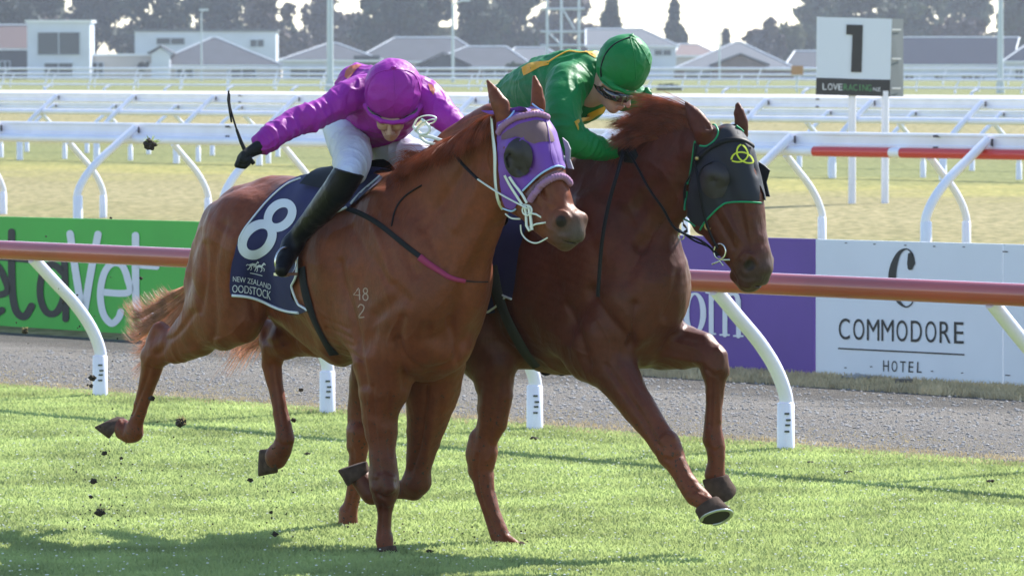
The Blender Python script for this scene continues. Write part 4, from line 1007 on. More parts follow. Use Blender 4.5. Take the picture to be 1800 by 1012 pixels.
h([(991, 386, 11), (982, 396, 9)], .094, .006, sub=True); h([(1030, 384, 8)], -.08, .006, sub=True)   # nostrils
h([(904, 262, 18), (914, 266, 16)], .078, .02); h([(966, 250, 12)], -.075, .02)         # eye sockets
h([(905, 273, 9)], .106, .008, sub=True)
h([(918, 300, 6), (940, 330, 5), (962, 352, 4)], .088, .02, sub=True)
# ears
h([(885, 207, 15), (881, 188, 17), (869, 166, 13), (857, 143, 3.5)], .062, .012, q=.75)
h([(944, 203, 13), (946, 180, 13), (944, 158, 10), (939, 136, 3.5)], -.062, .012, q=.75)
h([(896, 190, 7), (884, 170, 5), (872, 156, 2.5)], .078, .005, sub=True); h([(955, 190, 6), (952, 172, 5), (946, 155, 2.5)], -.03, .005, sub=True)
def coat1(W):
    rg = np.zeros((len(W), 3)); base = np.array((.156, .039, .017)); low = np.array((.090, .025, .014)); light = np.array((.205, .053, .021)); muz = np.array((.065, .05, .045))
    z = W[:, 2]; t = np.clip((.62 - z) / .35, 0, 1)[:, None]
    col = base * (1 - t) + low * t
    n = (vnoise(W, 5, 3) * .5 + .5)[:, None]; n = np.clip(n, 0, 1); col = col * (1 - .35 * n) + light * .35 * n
    mz = np.array(hf1.P(1006, 408, 0)); d = np.linalg.norm(W - mz, axis=1); k = np.clip(1 - (d - .05) / .07, 0, 1)[:, None]; col = col * (1 - k) + muz * k
    for l_ in (.075, -.075):
        d = np.linalg.norm(W - np.array(hf1.P(987 if l_ > 0 else 1028, 389, l_ * .85)), axis=1); k = np.clip(1 - (d - .022) / .006, 0, 1)[:, None]; col = col * (1 - k) + np.array((.006, .005, .005)) * k
    return col
horse1 = empty('race_horse', (fr1.O.x, fr1.O.y, 0), 'chestnut racehorse in purple hood wearing the number 8 saddlecloth', 'horse', 'galloping racehorses')
def sculpt(W, Q, strokes, fr, passes=1):
    """push the surface in or out along lines read off the photograph: (points px, side l sign or None, width px, depth m)"""
    for pts, side, wd, amp in strokes:
        N_ = normals(W, Q); V_ = W - np.array(CAMP); w = V_ @ np.array(FWD); X = CX + FPX * V_[:, 0] / w; Y = CY - FPX * (V_ @ np.array(UPV)) / w
        l = (W - np.array(fr.O)) @ np.array(fr.R); face_ = -(N_ * V_).sum(1) / np.linalg.norm(V_, axis=1)
        m_ = (face_ > .05)
        if side == 1: m_ &= l > .0
        if side == -1: m_ &= l < .0
        if len(pts[0]) > 2: pass
        p = catmull(pts, 6) if len(pts) > 2 else [np.array(q, float) for q in pts]
        d = np.full(len(W), 1e9)
        xs = [q[0] for q in p]; ys = [q[1] for q in p]; box = m_ & (X > min(xs) - 4 * wd) & (X < max(xs) + 4 * wd) & (Y > min(ys) - 4 * wd) & (Y < max(ys) + 4 * wd); idx = np.where(box)[0]
        if len(idx) == 0: continue
        x, y_ = X[idx], Y[idx]; dd = np.full(len(idx), 1e9)
        for a, b_ in zip(p[:-1], p[1:]):
            ab = b_ - a; t = np.clip(((x - a[0]) * ab[0] + (y_ - a[1]) * ab[1]) / max(ab @ ab, 1e-9), 0, 1); dd = np.minimum(dd, np.hypot(x - a[0] - t * ab[0], y_ - a[1] - t * ab[1]))
        W[idx] += N_[idx] * (amp * np.exp(-(dd / wd) ** 2) * np.clip(face_[idx] * 3, 0, 1))[:, None]
    return W
SK1 = [([(599, 462), (606, 500), (626, 565), (634, 628), (642, 676)], 1, 7, -.013), ([(618, 470), (628, 520), (648, 575)], 1, 13, .010), ([(575, 576), (600, 586), (618, 594)], 1, 3, -.006), ([(572, 560), (598, 572), (612, 578)], 1, 3, -.005), ([(580, 596), (604, 603), (622, 608)], 1, 3, -.005),
 ([(599, 612), (620, 622), (636, 634)], 1, 4, -.007), ([(700, 600), (718, 634), (752, 650), (796, 636), (814, 600)], None, 8, -.014), ([(735, 600), (760, 612)], None, 22, .014), ([(792, 560), (800, 600), (806, 640)], None, 6, -.010), ([(707, 560), (700, 600), (706, 640), (712, 680)], 1, 7, -.010),
 ([(875, 400), (845, 450), (812, 520), (790, 570)], None, 11, -.014), ([(850, 395), (815, 450), (785, 505)], None, 14, .008), ([(753, 410), (765, 440), (780, 475)], 1, 6, -.006), ([(618, 400), (650, 450), (690, 500), (720, 530)], 1, 9, -.007), ([(650, 380), (672, 440), (690, 490)], 1, 8, .008), ([(700, 380), (710, 430), (730, 480)], 1, 9, -.008),
 ([(820, 290), (790, 340), (760, 380), (745, 400)], 1, 9, -.008), ([(850, 300), (830, 350), (800, 400)], 1, 10, .007),
 ([(392, 395), (380, 440), (374, 500), (378, 560), (372, 605)], 1, 8, -.010), ([(355, 420), (350, 480), (340, 540)], 1, 8, .006), ([(360, 430), (362, 490), (352, 548)], 1, 5, -.006), ([(412, 420), (402, 480), (400, 540)], 1, 10, .007), ([(450, 556), (442, 510), (452, 462), (470, 440)], 1, 9, -.012), ([(425, 370), (410, 400)], 1, 12, -.006),
 ([(300, 596), (318, 580), (340, 550)], 1, 5, -.007), ([(292, 596), (286, 612), (278, 622)], 1, 6, -.009), ([(320, 620), (350, 612), (385, 600)], 1, 6, .006), ([(262, 650), (248, 690), (232, 728)], 1, 3.5, -.006), ([(256, 640), (262, 628)], 1, 5, .005), ([(272, 640), (262, 690), (250, 740)], 1, 4, .004), ([(226, 742), (232, 752)], 1, 5, .005), ([(215, 735), (218, 748), (214, 762)], 1, 3, -.004),
 ([(655, 680), (657, 730), (663, 790), (668, 830)], 1, 4, -.006), ([(684, 690), (682, 740), (686, 800)], 1, 4, -.005), ([(668, 700), (670, 760)], 1, 6, .005), ([(662, 838), (675, 833), (692, 840)], 1, 4, .005), ([(664, 868), (678, 874), (694, 868)], 1, 4, -.006), ([(671, 888), (670, 920), (669, 948)], 1, 2.5, -.005), ([(682, 890), (681, 940)], 1, 3, .003),
 ([(750, 680), (745, 730), (738, 780), (724, 826)], -1, 4.5, -.011), ([(766, 700), (756, 760), (748, 810)], -1, 6, .006), ([(478, 640), (484, 690), (492, 745)], -1, 3.5, -.006), ([(470, 600), (480, 606), (500, 600)], -1, 5, -.006), ([(500, 600), (530, 596), (560, 606)], -1, 7, -.006), ([(520, 615), (560, 620)], -1, 6, .006), ([(486, 775), (500, 783), (512, 780)], -1, 3, -.005),
 ([(905, 296), (930, 325), (955, 350), (970, 360)], None, 4, .006), ([(900, 310), (925, 342), (950, 365)], None, 5, -.006), ([(950, 300), (968, 335), (980, 355)], None, 5, -.004), ([(935, 350), (950, 372), (957, 396)], None, 2.2, .003), ([(650, 690), (647, 730), (652, 775)], 1, 2.2, .003), ([(700, 560), (682, 600), (690, 640), (684, 680)], 1, 2.4, .003), ([(740, 560), (722, 590), (700, 600)], 1, 2.2, .0028), ([(520, 520), (560, 545), (600, 575), (630, 600)], 1, 2.4, .003), ([(850, 400), (825, 450), (800, 500), (770, 540)], None, 2.6, .0035), ([(430, 560), (400, 590), (350, 600)], 1, 2.4, .003), ([(960, 360), (955, 385), (968, 405)], None, 3, .004), ([(972, 378), (980, 372), (994, 374), (1002, 384)], None, 3, .006), ([(975, 400), (985, 408), (1000, 408)], None, 4, -.004), ([(985, 420), (1000, 426), (1016, 424)], None, 2, -.005), ([(1000, 350), (1010, 366)], None, 5, -.004)]
def relief(W, Q, seed):
    N_ = normals(W, Q); r1 = 1 - np.abs(vnoise(W, 11, seed + 1)); return W + N_ * (0.0032 * vnoise(W, 14, seed) + .0045 * np.clip(r1, 0, 1) ** 3 + .0008 * vnoise(W, 55, seed + 2))[:, None]
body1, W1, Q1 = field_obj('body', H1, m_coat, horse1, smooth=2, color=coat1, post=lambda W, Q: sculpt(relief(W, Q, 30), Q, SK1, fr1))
T1 = bvh(W1, Q1)
# hooves
P = fr1.P
hoof(horse1, P(207, 750, .14), .056, P(188, 740, .14), .058, Vector((-.7, 0, .5)), Vector((-.42, 0, .9)), Vector((-1, 0, -.35)))
hoof(horse1, P(484, 806, -.13), .053, P(455, 811, -.13), .060, Vector((-.95, 0, -.2)), Vector((-.98, -.1, .05)), Vector((-.1, -.3, -1)))
hoof(horse1, fold.P(633, 838, 0), .058, fold.P(622, 817, 0), .066, Vector((-.6, 0, .8)), Vector((-.30, 0, .95)), Vector((-1, 0, -.25)))
hoof(horse1, P(678, 960, .13), .040, P(680, 976, .13), .052, Vector((.15, -.1, -1)), Vector((0, 0, -1)), fr1.F)
# eye
mb = MB(); mb.sphere(hf1.P(905, 273, .088), .021, 16, 12); mb.build('eye', m_eye, horse1)
# ================================================================ HORSE 2 (dark chestnut, black hood)
fr2 = Frame(at(1045, 285, 24.15), 48); fr2.O.z = 0.0
H2 = Field(fr2, (-1.75, -.50, -.04), (1.15, .48, 2.0), .0064)
S2 = Sculpt(H2, fr2); c = S2.c; P = fr2.P
c([(1098, 500, 132), (1045, 482, 150), (985, 486, 160), (920, 478, 150), (855, 452, 128), (800, 440, 112), (760, 440, 102)], 0, 0, q=.66)
c([(1095, 455, 92), (1108, 500, 90), (1102, 555, 72)], 0, .05, q=1.0)
c([(1050, 318, 24), (1010, 315, 28), (960, 325, 26)], 0, .06, q=1.2)
c([(755, 440, 92), (790, 520, 86), (835, 590, 70), (866, 645, 46), (872, 690, 35), (866, 735, 30), (853, 772, 24), (848, 800, 25)], .14, .05, q=.78)
c([(740, 450, 90), (715, 540, 74), (670, 610, 48), (642, 665, 30), (636, 720, 24), (633, 765, 23)], -.15, .05, q=.8)
# shoulders and arms
c([(1030, 380, 42), (1045, 450, 64), (1070, 530, 72), (1058, 590, 64)], .15, .06, q=.55)
c([(1000, 560, 60), (1035, 610, 58)], .15, .06, q=.6)
c([(1130, 420, 50), (1142, 480, 55), (1138, 545, 52)], -.14, .06, q=.6)
c([(1108, 560, 52)], .10, .03, q=.85); c([(1150, 520, 46)], -.09, .03, q=.85); c([(1120, 600, 44)], 0, .05)
# neck
c([(1055, 395, 108), (1100, 352, 90), (1145, 318, 72), (1190, 292, 56), (1220, 275, 46)], 0, .05, q=.58)
c([(1105, 450, 74), (1140, 398, 54), (1168, 365, 38), (1195, 345, 34)], 0, .06, q=.72)
c([(1020, 300, 24), (1075, 282, 22), (1130, 262, 20), (1180, 243, 18), (1215, 232, 18)], 0, .04, q=.9)
# leading near foreleg
c([(1058, 595, 58), (1072, 638, 46), (1108, 695, 33), (1145, 747, 26), (1170, 781, 24), (1181, 800, 20)], .14, .035, q=.95)
c([(1181, 800, 20), (1202, 839, 15.5), (1214, 860, 17), (1223, 871, 19.5), (1238, 882, 17)], .14, .015, q=.95)
c([(1176, 772, 15), (1186, 790, 12)], .14, .015)
# far foreleg, knee lifted
c([(1128, 590, 58), (1160, 602, 48), (1200, 608, 38), (1234, 614, 30), (1250, 628, 27), (1256, 648, 23)], -.13, .035, q=.95)
c([(1256, 645, 23), (1257, 680, 17), (1256, 720, 15), (1254, 748, 15.5), (1254, 772, 19.5), (1258, 786, 18), (1259, 812, 15.5), (1257, 832, 17)], -.13, .015, q=.95)
c([(1266, 625, 13), (1266, 650, 12)], -.13, .015)
# hind cannons and feet
c([(850, 795, 24), (847, 825, 20), (854, 865, 17.5), (866, 905, 17.5), (876, 935, 19), (884, 950, 17), (902, 960, 13)], .14, .02, q=.85)
c([(840, 770, 16), (834, 795, 15), (838, 825, 13)], .14, .03)
c([(633, 762, 22), (630, 800, 17), (625, 845, 14), (617, 885, 14), (612, 900, 17.5), (612, 918, 17)], -.13, .02, q=.85)
c([(622, 762, 12), (621, 785, 12)], -.13, .02)
c([(960, 618, 36), (1010, 618, 38), (920, 605, 40)], 0, .05)
gr = lambda pts, l, r=6, k=.02: c([(x, y, r) for x, y in pts], l, k, sub=True)
gr([(1035, 520), (1000, 570), (990, 620)], .265, 5, .05); gr([(1128, 500), (1132, 560)], .06, 4, .05)
gr([(1125, 430), (1165, 375), (1195, 335)], .13, 5, .04)
# head
hf2 = Frame(fr2.P(1262, 260, 0.0), 56)
h = lambda it, l=0.0, k=.02, q=1.0, sub=False: c(it, l, k, q, sub, fr=hf2)
h([(1232, 262, 32), (1252, 262, 38), (1266, 285, 40)], 0, .03, q=.9)
h([(1279, 242, 24), (1296, 272, 27), (1309, 312, 25), (1317, 360, 22), (1326, 405, 20), (1334, 438, 19)], 0, .025, q=1.25)
h([(1246, 335, 41), (1256, 375, 40), (1282, 424, 30), (1303, 462, 25), (1312, 486, 20)], .045, .02, q=.5)
h([(1250, 335, 41), (1260, 375, 40), (1286, 424, 30), (1306, 462, 25)], -.045, .02, q=.5)
h([(1262, 330, 46), (1285, 380, 38), (1305, 425, 28)], 0, .02)
h([(1228, 365, 24), (1238, 388, 22)], .03, .02, q=.8)
h([(1331, 450, 25), (1336, 470, 22)], 0, .02, q=1.2)
h([(1320, 462, 17), (1313, 474, 14)], .045, .015); h([(1348, 456, 13), (1347, 468, 12)], -.045, .015)
h([(1334, 488, 16), (1322, 498, 14)], 0, .015, q=1.5); h([(1310, 497, 16), (1298, 484, 16)], 0, .015, q=1.2)
h([(1338, 503, 1.5), (1318, 497, 1.5), (1302, 488, 1.2)], 0, .004, q=14, sub=True)
h([(1319, 464, 12), (1311, 473, 8)], .086, .006, sub=True); h([(1353, 458, 7)], -.075, .008, sub=True)
h([(1256, 306, 17), (1266, 310, 15)], .080, .02); h([(1300, 300, 14)], -.08, .02); h([(1259, 317, 9)], .108, .008, sub=True)
h([(1272, 350, 6), (1290, 392, 5), (1305, 425, 4)], .09, .02, sub=True)
h([(1238, 235, 18), (1226, 213, 14), (1215, 196, 9), (1206, 181, 2.5)], .062, .012, q=.75)
h([(1304, 236, 13), (1304, 215, 13), (1300, 199, 10), (1297, 185, 3.5)], -.062, .012, q=.75)
h([(1244, 222, 8), (1232, 205, 5), (1220, 193, 2.5)], .082, .004, sub=True); h([(1313, 222, 6), (1310, 206, 4.5)], -.035, .005, sub=True)
def coat2(W):
    base = np.array((.086, .021, .012)); low = np.array((.16, .042, .018)); light = np.array((.12, .032, .017)); muz = np.array((.035, .028, .027))
    z = W[:, 2]; t = np.clip((.75 - z) / .3, 0, 1)[:, None]; col = base * (1 - t) + low * t
    n = np.clip(vnoise(W, 5, 13) * .5 + .5, 0, 1)[:, None]; col = col * (1 - .35 * n) + light * .35 * n
    d = np.linalg.norm(W - np.array(hf2.P(1330, 478, 0)), axis=1); k = np.clip(1 - (d - .05) / .07, 0, 1)[:, None]; col = col * (1 - k) + muz * k
    d = np.linalg.norm(W - np.array(hf2.P(1317, 467, .075)), axis=1); k = np.clip(1 - (d - .020) / .007, 0, 1)[:, None]; col = col * (1 - k) + np.array((.012, .01, .01)) * k
    return col
SK2 = [([(1085, 640), (1100, 670), (1128, 715)], 1, 2.2, .003), ([(1050, 560), (1070, 600), (1068, 640)], 1, 2.4, .003), ([(1175, 370), (1140, 430), (1110, 480)], None, 2.6, .0035), ([(1180, 600), (1220, 612), (1240, 625)], -1, 2.2, .003), ([(1275, 360), (1288, 395), (1290, 430)], None, 2.2, .003), ([(960, 600), (1000, 610), (1030, 625)], 1, 2.4, .003), ([(1095, 540), (1110, 570), (1100, 600)], 1, 2.2, .003), ([(1040, 510), (1060, 545), (1085, 575), (1110, 600)], 1, 9, -.016), ([(1115, 535), (1112, 570), (1108, 606)], None, 7, -.014), ([(1085, 520), (1100, 550)], 1, 20, .010), ([(1150, 500), (1146, 540)], None, 16, .010), ([(1190, 480), (1182, 520), (1168, 556)], None, 6, -.008), ([(1000, 540), (1020, 590), (1035, 640)], 1, 8, -.014),
 ([(1066, 640), (1100, 690), (1135, 742), (1160, 785)], 1, 4.5, -.008), ([(1085, 630), (1120, 690), (1150, 735)], 1, 6, .006), ([(1160, 775), (1172, 765), (1184, 770)], 1, 4, .006), ([(1170, 806), (1180, 808), (1194, 800)], 1, 4, -.006), ([(1192, 812), (1205, 840), (1220, 862)], 1, 3, -.005), ([(1212, 868), (1226, 862), (1238, 866)], 1, 3, -.004),
 ([(1195, 335), (1168, 385), (1130, 440), (1105, 490)], None, 11, -.014), ([(1150, 330), (1110, 390), (1080, 440)], 1, 13, -.009), ([(1125, 330), (1090, 370), (1050, 420)], 1, 12, .008), ([(1010, 360), (1040, 420), (1060, 480)], 1, 11, -.009), ([(960, 380), (985, 450), (1005, 520)], 1, 12, .007), ([(1085, 320), (1110, 312), (1130, 318)], 1, 4, -.005), ([(1075, 345), (1100, 352)], 1, 4, -.004),
 ([(1150, 600), (1190, 590), (1230, 596)], -1, 7, -.008), ([(1170, 625), (1210, 632), (1240, 636)], -1, 6, .006), ([(1244, 650), (1256, 660), (1268, 656)], -1, 4, -.006), ([(1251, 668), (1250, 710), (1248, 750)], -1, 3, -.006), ([(1262, 670), (1264, 740)], -1, 3, .004), ([(1244, 784), (1256, 792), (1268, 786)], -1, 3, -.005), ([(1262, 612), (1270, 630), (1268, 650)], -1, 4, .006),
 ([(880, 670), (872, 720), (858, 770)], 1, 6, -.008), ([(850, 690), (846, 740), (840, 780)], 1, 5, .005), ([(840, 800), (838, 840), (850, 890), (866, 930)], 1, 3.5, -.007), ([(855, 830), (864, 880), (878, 925)], 1, 4, .004), ([(862, 780), (856, 800)], 1, 5, -.006), ([(620, 790), (622, 850), (612, 895)], -1, 3, -.005),
 ([(1258, 345), (1280, 385), (1298, 420)], None, 4, .007), ([(1250, 365), (1272, 402), (1290, 436)], None, 5, -.007), ([(1300, 350), (1308, 400), (1318, 440)], None, 5, -.006), ([(1300, 455), (1308, 446), (1322, 448), (1330, 460)], None, 3, .006), ([(1300, 482), (1312, 490), (1328, 488)], None, 4, -.004), ([(1290, 440), (1288, 465), (1296, 482)], None, 3, .004), ([(1322, 380), (1332, 420)], None, 5, .004)]
horse2 = empty('race_horse', (fr2.O.x, fr2.O.y, 0), 'darker chestnut racehorse in black hood with green edging', 'horse', 'galloping racehorses')
body2, W2, Q2 = field_obj('body', H2, m_coat2, horse2, smooth=2, color=coat2, post=lambda W, Q: sculpt(relief(W, Q, 60), Q, SK2, fr2))
T2 = bvh(W2, Q2)
hoof(horse2, P(1240, 886, .14), .054, P(1257, 909, .14), .073, Vector((.5, -.3, -.8)), Vector((.20, -.50, -.84)), Vector((.76, -.55, .32)), shoe=True)
hoof(horse2, P(1256, 838, -.13), .056, P(1269, 867, -.13), .069, Vector((.25, 0, -1)), Vector((.35, .45, -.8)), Vector((.5, -.7, -.5)))
hoof(horse2, P(908, 961, .14), .030, P(922, 967, .14), .044, Vector((.9, -.1, -.5)), Vector((.1, 0, -1)), fr2.F)
hoof(horse2, P(612, 920, -.13), .042, P(611, 936, -.13), .052, Vector((0, 0, -1)), Vector((0, 0, -1)), fr2.F)
mb = MB(); mb.sphere(hf2.P(1259, 317, .09), .021, 16, 12); mb.build('eye', m_eye, horse2)
# ================================================================ manes and tails
def on(tree, px, py, off=0.0): return hit(tree, px, py, off)
w2 = lambda x, y, z: Vector((x, y, z))
def mane_roots(fr, pts, vecs):
    out = []
    for (px, py, l), v, sp_ in zip(pts, vecs[0], vecs[1]): out.append((fr.P(px, py, l), [Vector(q) for q in v], sp_))
    return out
P = fr1.P
fl = [[(.03, -.03, .03), (.05, -.06, .01), (.06, -.08, -.03)], [(.02, -.03, .03), (.04, -.05, .02), (.04, -.06, -.02)]]
# tail 1: dock behind the buttocks, swept back then dropping
t0 = [fr1.P(345, 470, -.02), fr1.P(350, 520, -.02)]
def px3(fr, pts, l): return [fr.P(x, y, l) for x, y in pts]
def tail(name, fr, l, rootpts, paths, m, parent, n, seed, width=.0018, spread=.02, dl=0):
    R = []
    for (rx, ry), pth in zip(rootpts, paths):
        r = fr.P(rx, ry, l); R.append((r, [fr.P(x, y, l + dl * (k + 1)) - r for k, (x, y) in enumerate(pth)], spread))
    return hair(name, R, m, parent, n, seed, width)
tail('tail', fr1, -.03, [(350, 490), (345, 505), (338, 525)], [[(318, 512), (282, 538), (248, 552), (229, 534)], [(312, 535), (275, 565), (248, 590), (232, 575)], [(306, 558), (285, 592), (262, 630), (246, 652)]], m_tail, horse1, 2600, 4, .0012, .010)
tail('mane', fr1, .03, [(884, 198), (866, 208), (842, 224), (815, 246), (785, 268), (755, 290), (722, 308)], [[(868, 203), (852, 222), (842, 252)], [(846, 214), (828, 236), (818, 262)], [(824, 230), (804, 250), (796, 272)], [(795, 248), (772, 262), (758, 282)], [(765, 266), (742, 276), (722, 290)], [(735, 284), (714, 288), (700, 304)], [(710, 302), (700, 306), (690, 318)]], m_hair1, horse1, 7500, 1, .0011, .015, dl=.042)
tail('mane', fr2, .03, [(1226, 222), (1212, 230), (1190, 240), (1160, 250), (1125, 264), (1095, 276)], [[(1225, 200), (1192, 180), (1160, 168)], [(1190, 204), (1150, 192), (1112, 200)], [(1158, 216), (1120, 214), (1086, 228)], [(1132, 232), (1105, 232), (1080, 246)], [(1102, 250), (1088, 256), (1078, 270)], [(1082, 266), (1074, 272), (1068, 284)]], m_hair2, horse2, 7000, 2, .0011, .014, dl=.03)
tail('tail', fr2, 0, [(655, 440), (652, 470), (650, 500)], [[(600, 500), (520, 540), (450, 558), (415, 600)], [(600, 520), (520, 560), (452, 575), (420, 620)], [(600, 540), (530, 575), (460, 600), (430, 640)]], m_tail, horse2, 900, 5, .002, .018)

tail('mane_tuft', fr1, .05, [(785, 276), (765, 288), (742, 300), (722, 312)], [[(772, 268), (756, 264), (742, 272)], [(752, 278), (735, 272), (720, 280)], [(732, 290), (716, 284), (704, 296)], [(714, 303), (702, 300), (694, 310)]], m_hair1, horse1, 1300, 21, .0011, .014, dl=.015)
# ================================================================ horse 1: saddlecloth
m_navy = mat('cloth_navy', (.011, .011, .080), .75, sheen=.05, bump=.25, bscale=90, bdist=.002, var=.15, vscale=6)
m_pipe = mat('piping_white', (.72, .74, .80), .5); m_clothw = mat('print_white', (.62, .64, .72), .6); m_blk = mat('leather_black', (.011, .011, .013), .55, spec=.2, bump=.15, bscale=120, bdist=.001)
m_blkw = mat('webbing_black', (.016, .016, .019), .85, spec=.2, bump=.3, bscale=200, bdist=.001)
cl = [(598, 312), (560, 312), (529, 314), (508, 322), (489, 336), (466, 358), (444, 384), (428, 405), (416, 428), (409, 458), (407, 490), (408, 519), (432, 521), (456, 527), (486, 541), (508, 547), (525, 550), (543, 543), (530, 534), (519, 524), (515, 512), (518, 500), (528, 485), (531, 470), (531, 446), (538, 425), (551, 406), (568, 391), (588, 379), (619, 365), (645, 343), (676, 316), (640, 308)]
wave = lambda p: fr1.R * (.006 * math.sin(p.z * 22 + p.x * 14) + .004 * math.sin(p.z * 9 - p.x * 31)) * min(1, max(0, (1.55 - p.z) * 3))
cloth = drape('saddlecloth', [tuple(p) for p in catmull(cl + [cl[0]], 3)][:-1], T1, .014, m_navy, horse1, sp=6, warp=wave)
cloth['label'] = 'navy saddlecloth with white piping and number 8'
me = cloth.data; TC = BVHTree.FromPolygons([tuple(v.co) for v in me.vertices], [tuple(p.vertices) for p in me.polygons])
# its far half and the strip over the spine
Vn = [v.co.copy() for v in me.vertices]; mir = mesh_np('saddlecloth_far_side', [tuple(fr1.mirror(v)) for v in Vn], [tuple(p.vertices)[::-1] for p in me.polygons], m_navy, cloth)
def wrap_sheet(fr, tree, a0, a1, na, p0, p1, nphi, zc, off, rad=.9):
    V = []; F = []
    for i in range(na):
        a = a0 + (a1 - a0) * i / (na - 1)
        for k in range(nphi):
            ph = math.radians(p0 + (p1 - p0) * k / (nphi - 1)); A = fr.W(a, 0, zc); d = fr.R * math.sin(ph) + Vector((0, 0, math.cos(ph)))
            loc, n_, _, _ = tree.ray_cast(A + d * rad, -d)
            o_ = off(i / (na - 1), ph) if callable(off) else off
            V.append((loc if loc is not None else A + d * .3) + d * o_)
    for i in range(na - 1):
        for k in range(nphi - 1): q = i * nphi + k; F.append((q, q + nphi, q + nphi + 1, q + 1))
    return V, F
def a_of(fr, px, py=330, l=0): return fr.loc(fr.P(px, py, l))[0]
V, F = wrap_sheet(fr1, T1, a_of(fr1, 540), a_of(fr1, 672), 14, -40, 40, 13, 1.25, .0135)
mesh_np('saddlecloth_top', V, F, m_navy, cloth)
mb = MB()
drape_line(mb, [(529, 314), (508, 322), (489, 336), (466, 358), (444, 384), (428, 405), (417, 426)], TC, .003, .0045)
mb.build('rear_piping', m_pipe, cloth); mb = MB()
drape_line(mb, [(408, 519), (432, 521), (456, 527), (486, 541), (508, 547), (525, 549)], TC, .003, .0065); mb.build('lower_piping', m_pipe, cloth); mb = MB()
drape_line(mb, [(543, 543), (528, 533), (518, 522), (515, 512), (518, 500), (528, 485), (531, 470), (531, 446), (538, 425), (551, 406), (568, 391), (588, 379), (612, 368)], TC, .003, .0055)
mb.build('front_piping', m_pipe, cloth); mb = MB(); drape_line(mb, [(621, 362), (645, 342), (674, 317)], TC, .004, .0055); mb.build('upper_piping', m_pipe, cloth)
def dstroke(mb, pts, w, tree, off, closed=False, cat=0):
    P_ = [np.array(p[:2], float) for p in (catmull(pts, cat) if cat else pts)]; n = len(P_); W_ = [w] * n
    V = []
    for i in range(n):
        d = (P_[(i + 1) % n] - P_[i - 1]) if closed else (P_[min(i + 1, n - 1)] - P_[max(i - 1, 0)]); d = d / (np.linalg.norm(d) + 1e-9); q = np.array([-d[1], d[0]]) * W_[i] / 2
        for s_ in (-1, 0, 1): V.append(hit(tree, *(P_[i] + q * s_), off))
    F = []
    for i in range(n if closed else n - 1):
        j = (i + 1) % n
        for k in (0, 1): F.append((i * 3 + k, i * 3 + k + 1, j * 3 + k + 1, j * 3 + k))
    mb.add(V, F, True)
mb = MB(); ux, uy = .70, -.71
for (cx_, cy_, a, b_, w) in ((493, 379, 25, 18, 15), (453, 421, 31, 22, 16)):
    pts = [(cx_ + ux * a * math.cos(t) - uy * b_ * math.sin(t), cy_ + uy * a * math.cos(t) + ux * b_ * math.sin(t)) for t in np.linspace(0, 2 * PI, 33)[:-1]]
    dstroke(mb, pts, w, TC, .003 if cx_ > 480 else .0036, True)
mb.build('number_eight', m_clothw, cloth)
mb = MB(); text_quad(mb, 'NEW ZEALAND', ((410, 482), (478, 497), (477, 506), (410, 491)), lambda x, y: hit(TC, x, y + 3 * ((x - 445) / 34) ** 2, .004)); mb.build('upper_lettering', m_clothw, cloth)
mb = MB(); text_quad(mb, 'OODSTOCK', ((409, 497), (478, 509), (477, 524), (409, 510)), lambda x, y: hit(TC, x, y + 3 * ((x - 445) / 34) ** 2, .004)); mb.build('lower_lettering', m_clothw, cloth)
mb = MB(); dstroke(mb, [(439, 479), (450, 481), (462, 484)], 1.3, TC, .004)
for dx, dy in ((0, 0), (12, 3)):      # two small galloping horses
    o = lambda pts: [(436 + dx + x, 457 + dy + y) for x, y in pts]
    dstroke(mb, o([(3, 9), (8, 7), (14, 8)]), 4.5, TC, .004); dstroke(mb, o([(13, 8), (16, 4), (18, 2)]), 2.6, TC, .0045); dstroke(mb, o([(17, 2), (20, 5)]), 2, TC, .005)
    dstroke(mb, o([(14, 9), (18, 12), (17, 16)]), 1.3, TC, .005); dstroke(mb, o([(13, 10), (14, 14), (11, 17)]), 1.3, TC, .0054); dstroke(mb, o([(4, 9), (2, 13), (-1, 16)]), 1.4, TC, .005); dstroke(mb, o([(5, 10), (6, 14), (4, 17)]), 1.3, TC, .0054); dstroke(mb, o([(3, 8), (-1, 7), (-3, 9)]), 1.4, TC, .005)
mb.build('horse_emblem', m_clothw, cloth)
# saddle: flat racing saddle under the rider
V, F = wrap_sheet(fr1, T1, a_of(fr1, 575), a_of(fr1, 664), 12, -27, 27, 13, 1.25, lambda u, ph: .026 + .022 * abs(2 * u - 1) ** 2 * math.exp(-(ph / .5) ** 2))
sdl = MB(); sdl.add(V, F, True); saddle = sdl.build('saddle', m_blk, horse1)
mb = MB(); strap(mb, [(532, 470), (536, 505), (546, 542), (558, 572), (573, 600), (588, 622)], T1, .004, .058, .005); mb.build('girth', m_blkw, horse1)
mb = MB(); strap(mb, [(612, 368), (640, 378), (672, 398), (705, 425), (740, 452)], T1, .006, .022, .004); mb.build('breast_strap', m_blkw, horse1)
m_mag = mat('strap_magenta', (.30, .02, .09), .6)
mb = MB(); strap(mb, [(738, 452), (755, 465), (775, 478), (792, 488), (815, 493)], T1, .008, [.030, .018], .006); mb.build('breast_strap_sleeve', m_mag, horse1)
mb = MB(); drape_line(mb, [(815, 493), (835, 495), (856, 495)], T1, .004, .003); drape_line(mb, [(742, 326), (722, 338), (706, 352), (694, 372), (689, 398)], T1, .004, .004); mb.build('neck_strap', m_blkw, horse1)
m_brand = mat('brand_hair', (.42, .30, .24), .8)
mb = MB()
dstroke(mb, [(631, 506), (622, 518), (634, 519)], 2, T1, .0018); dstroke(mb, [(632, 508), (633, 527)], 2, T1, .002)
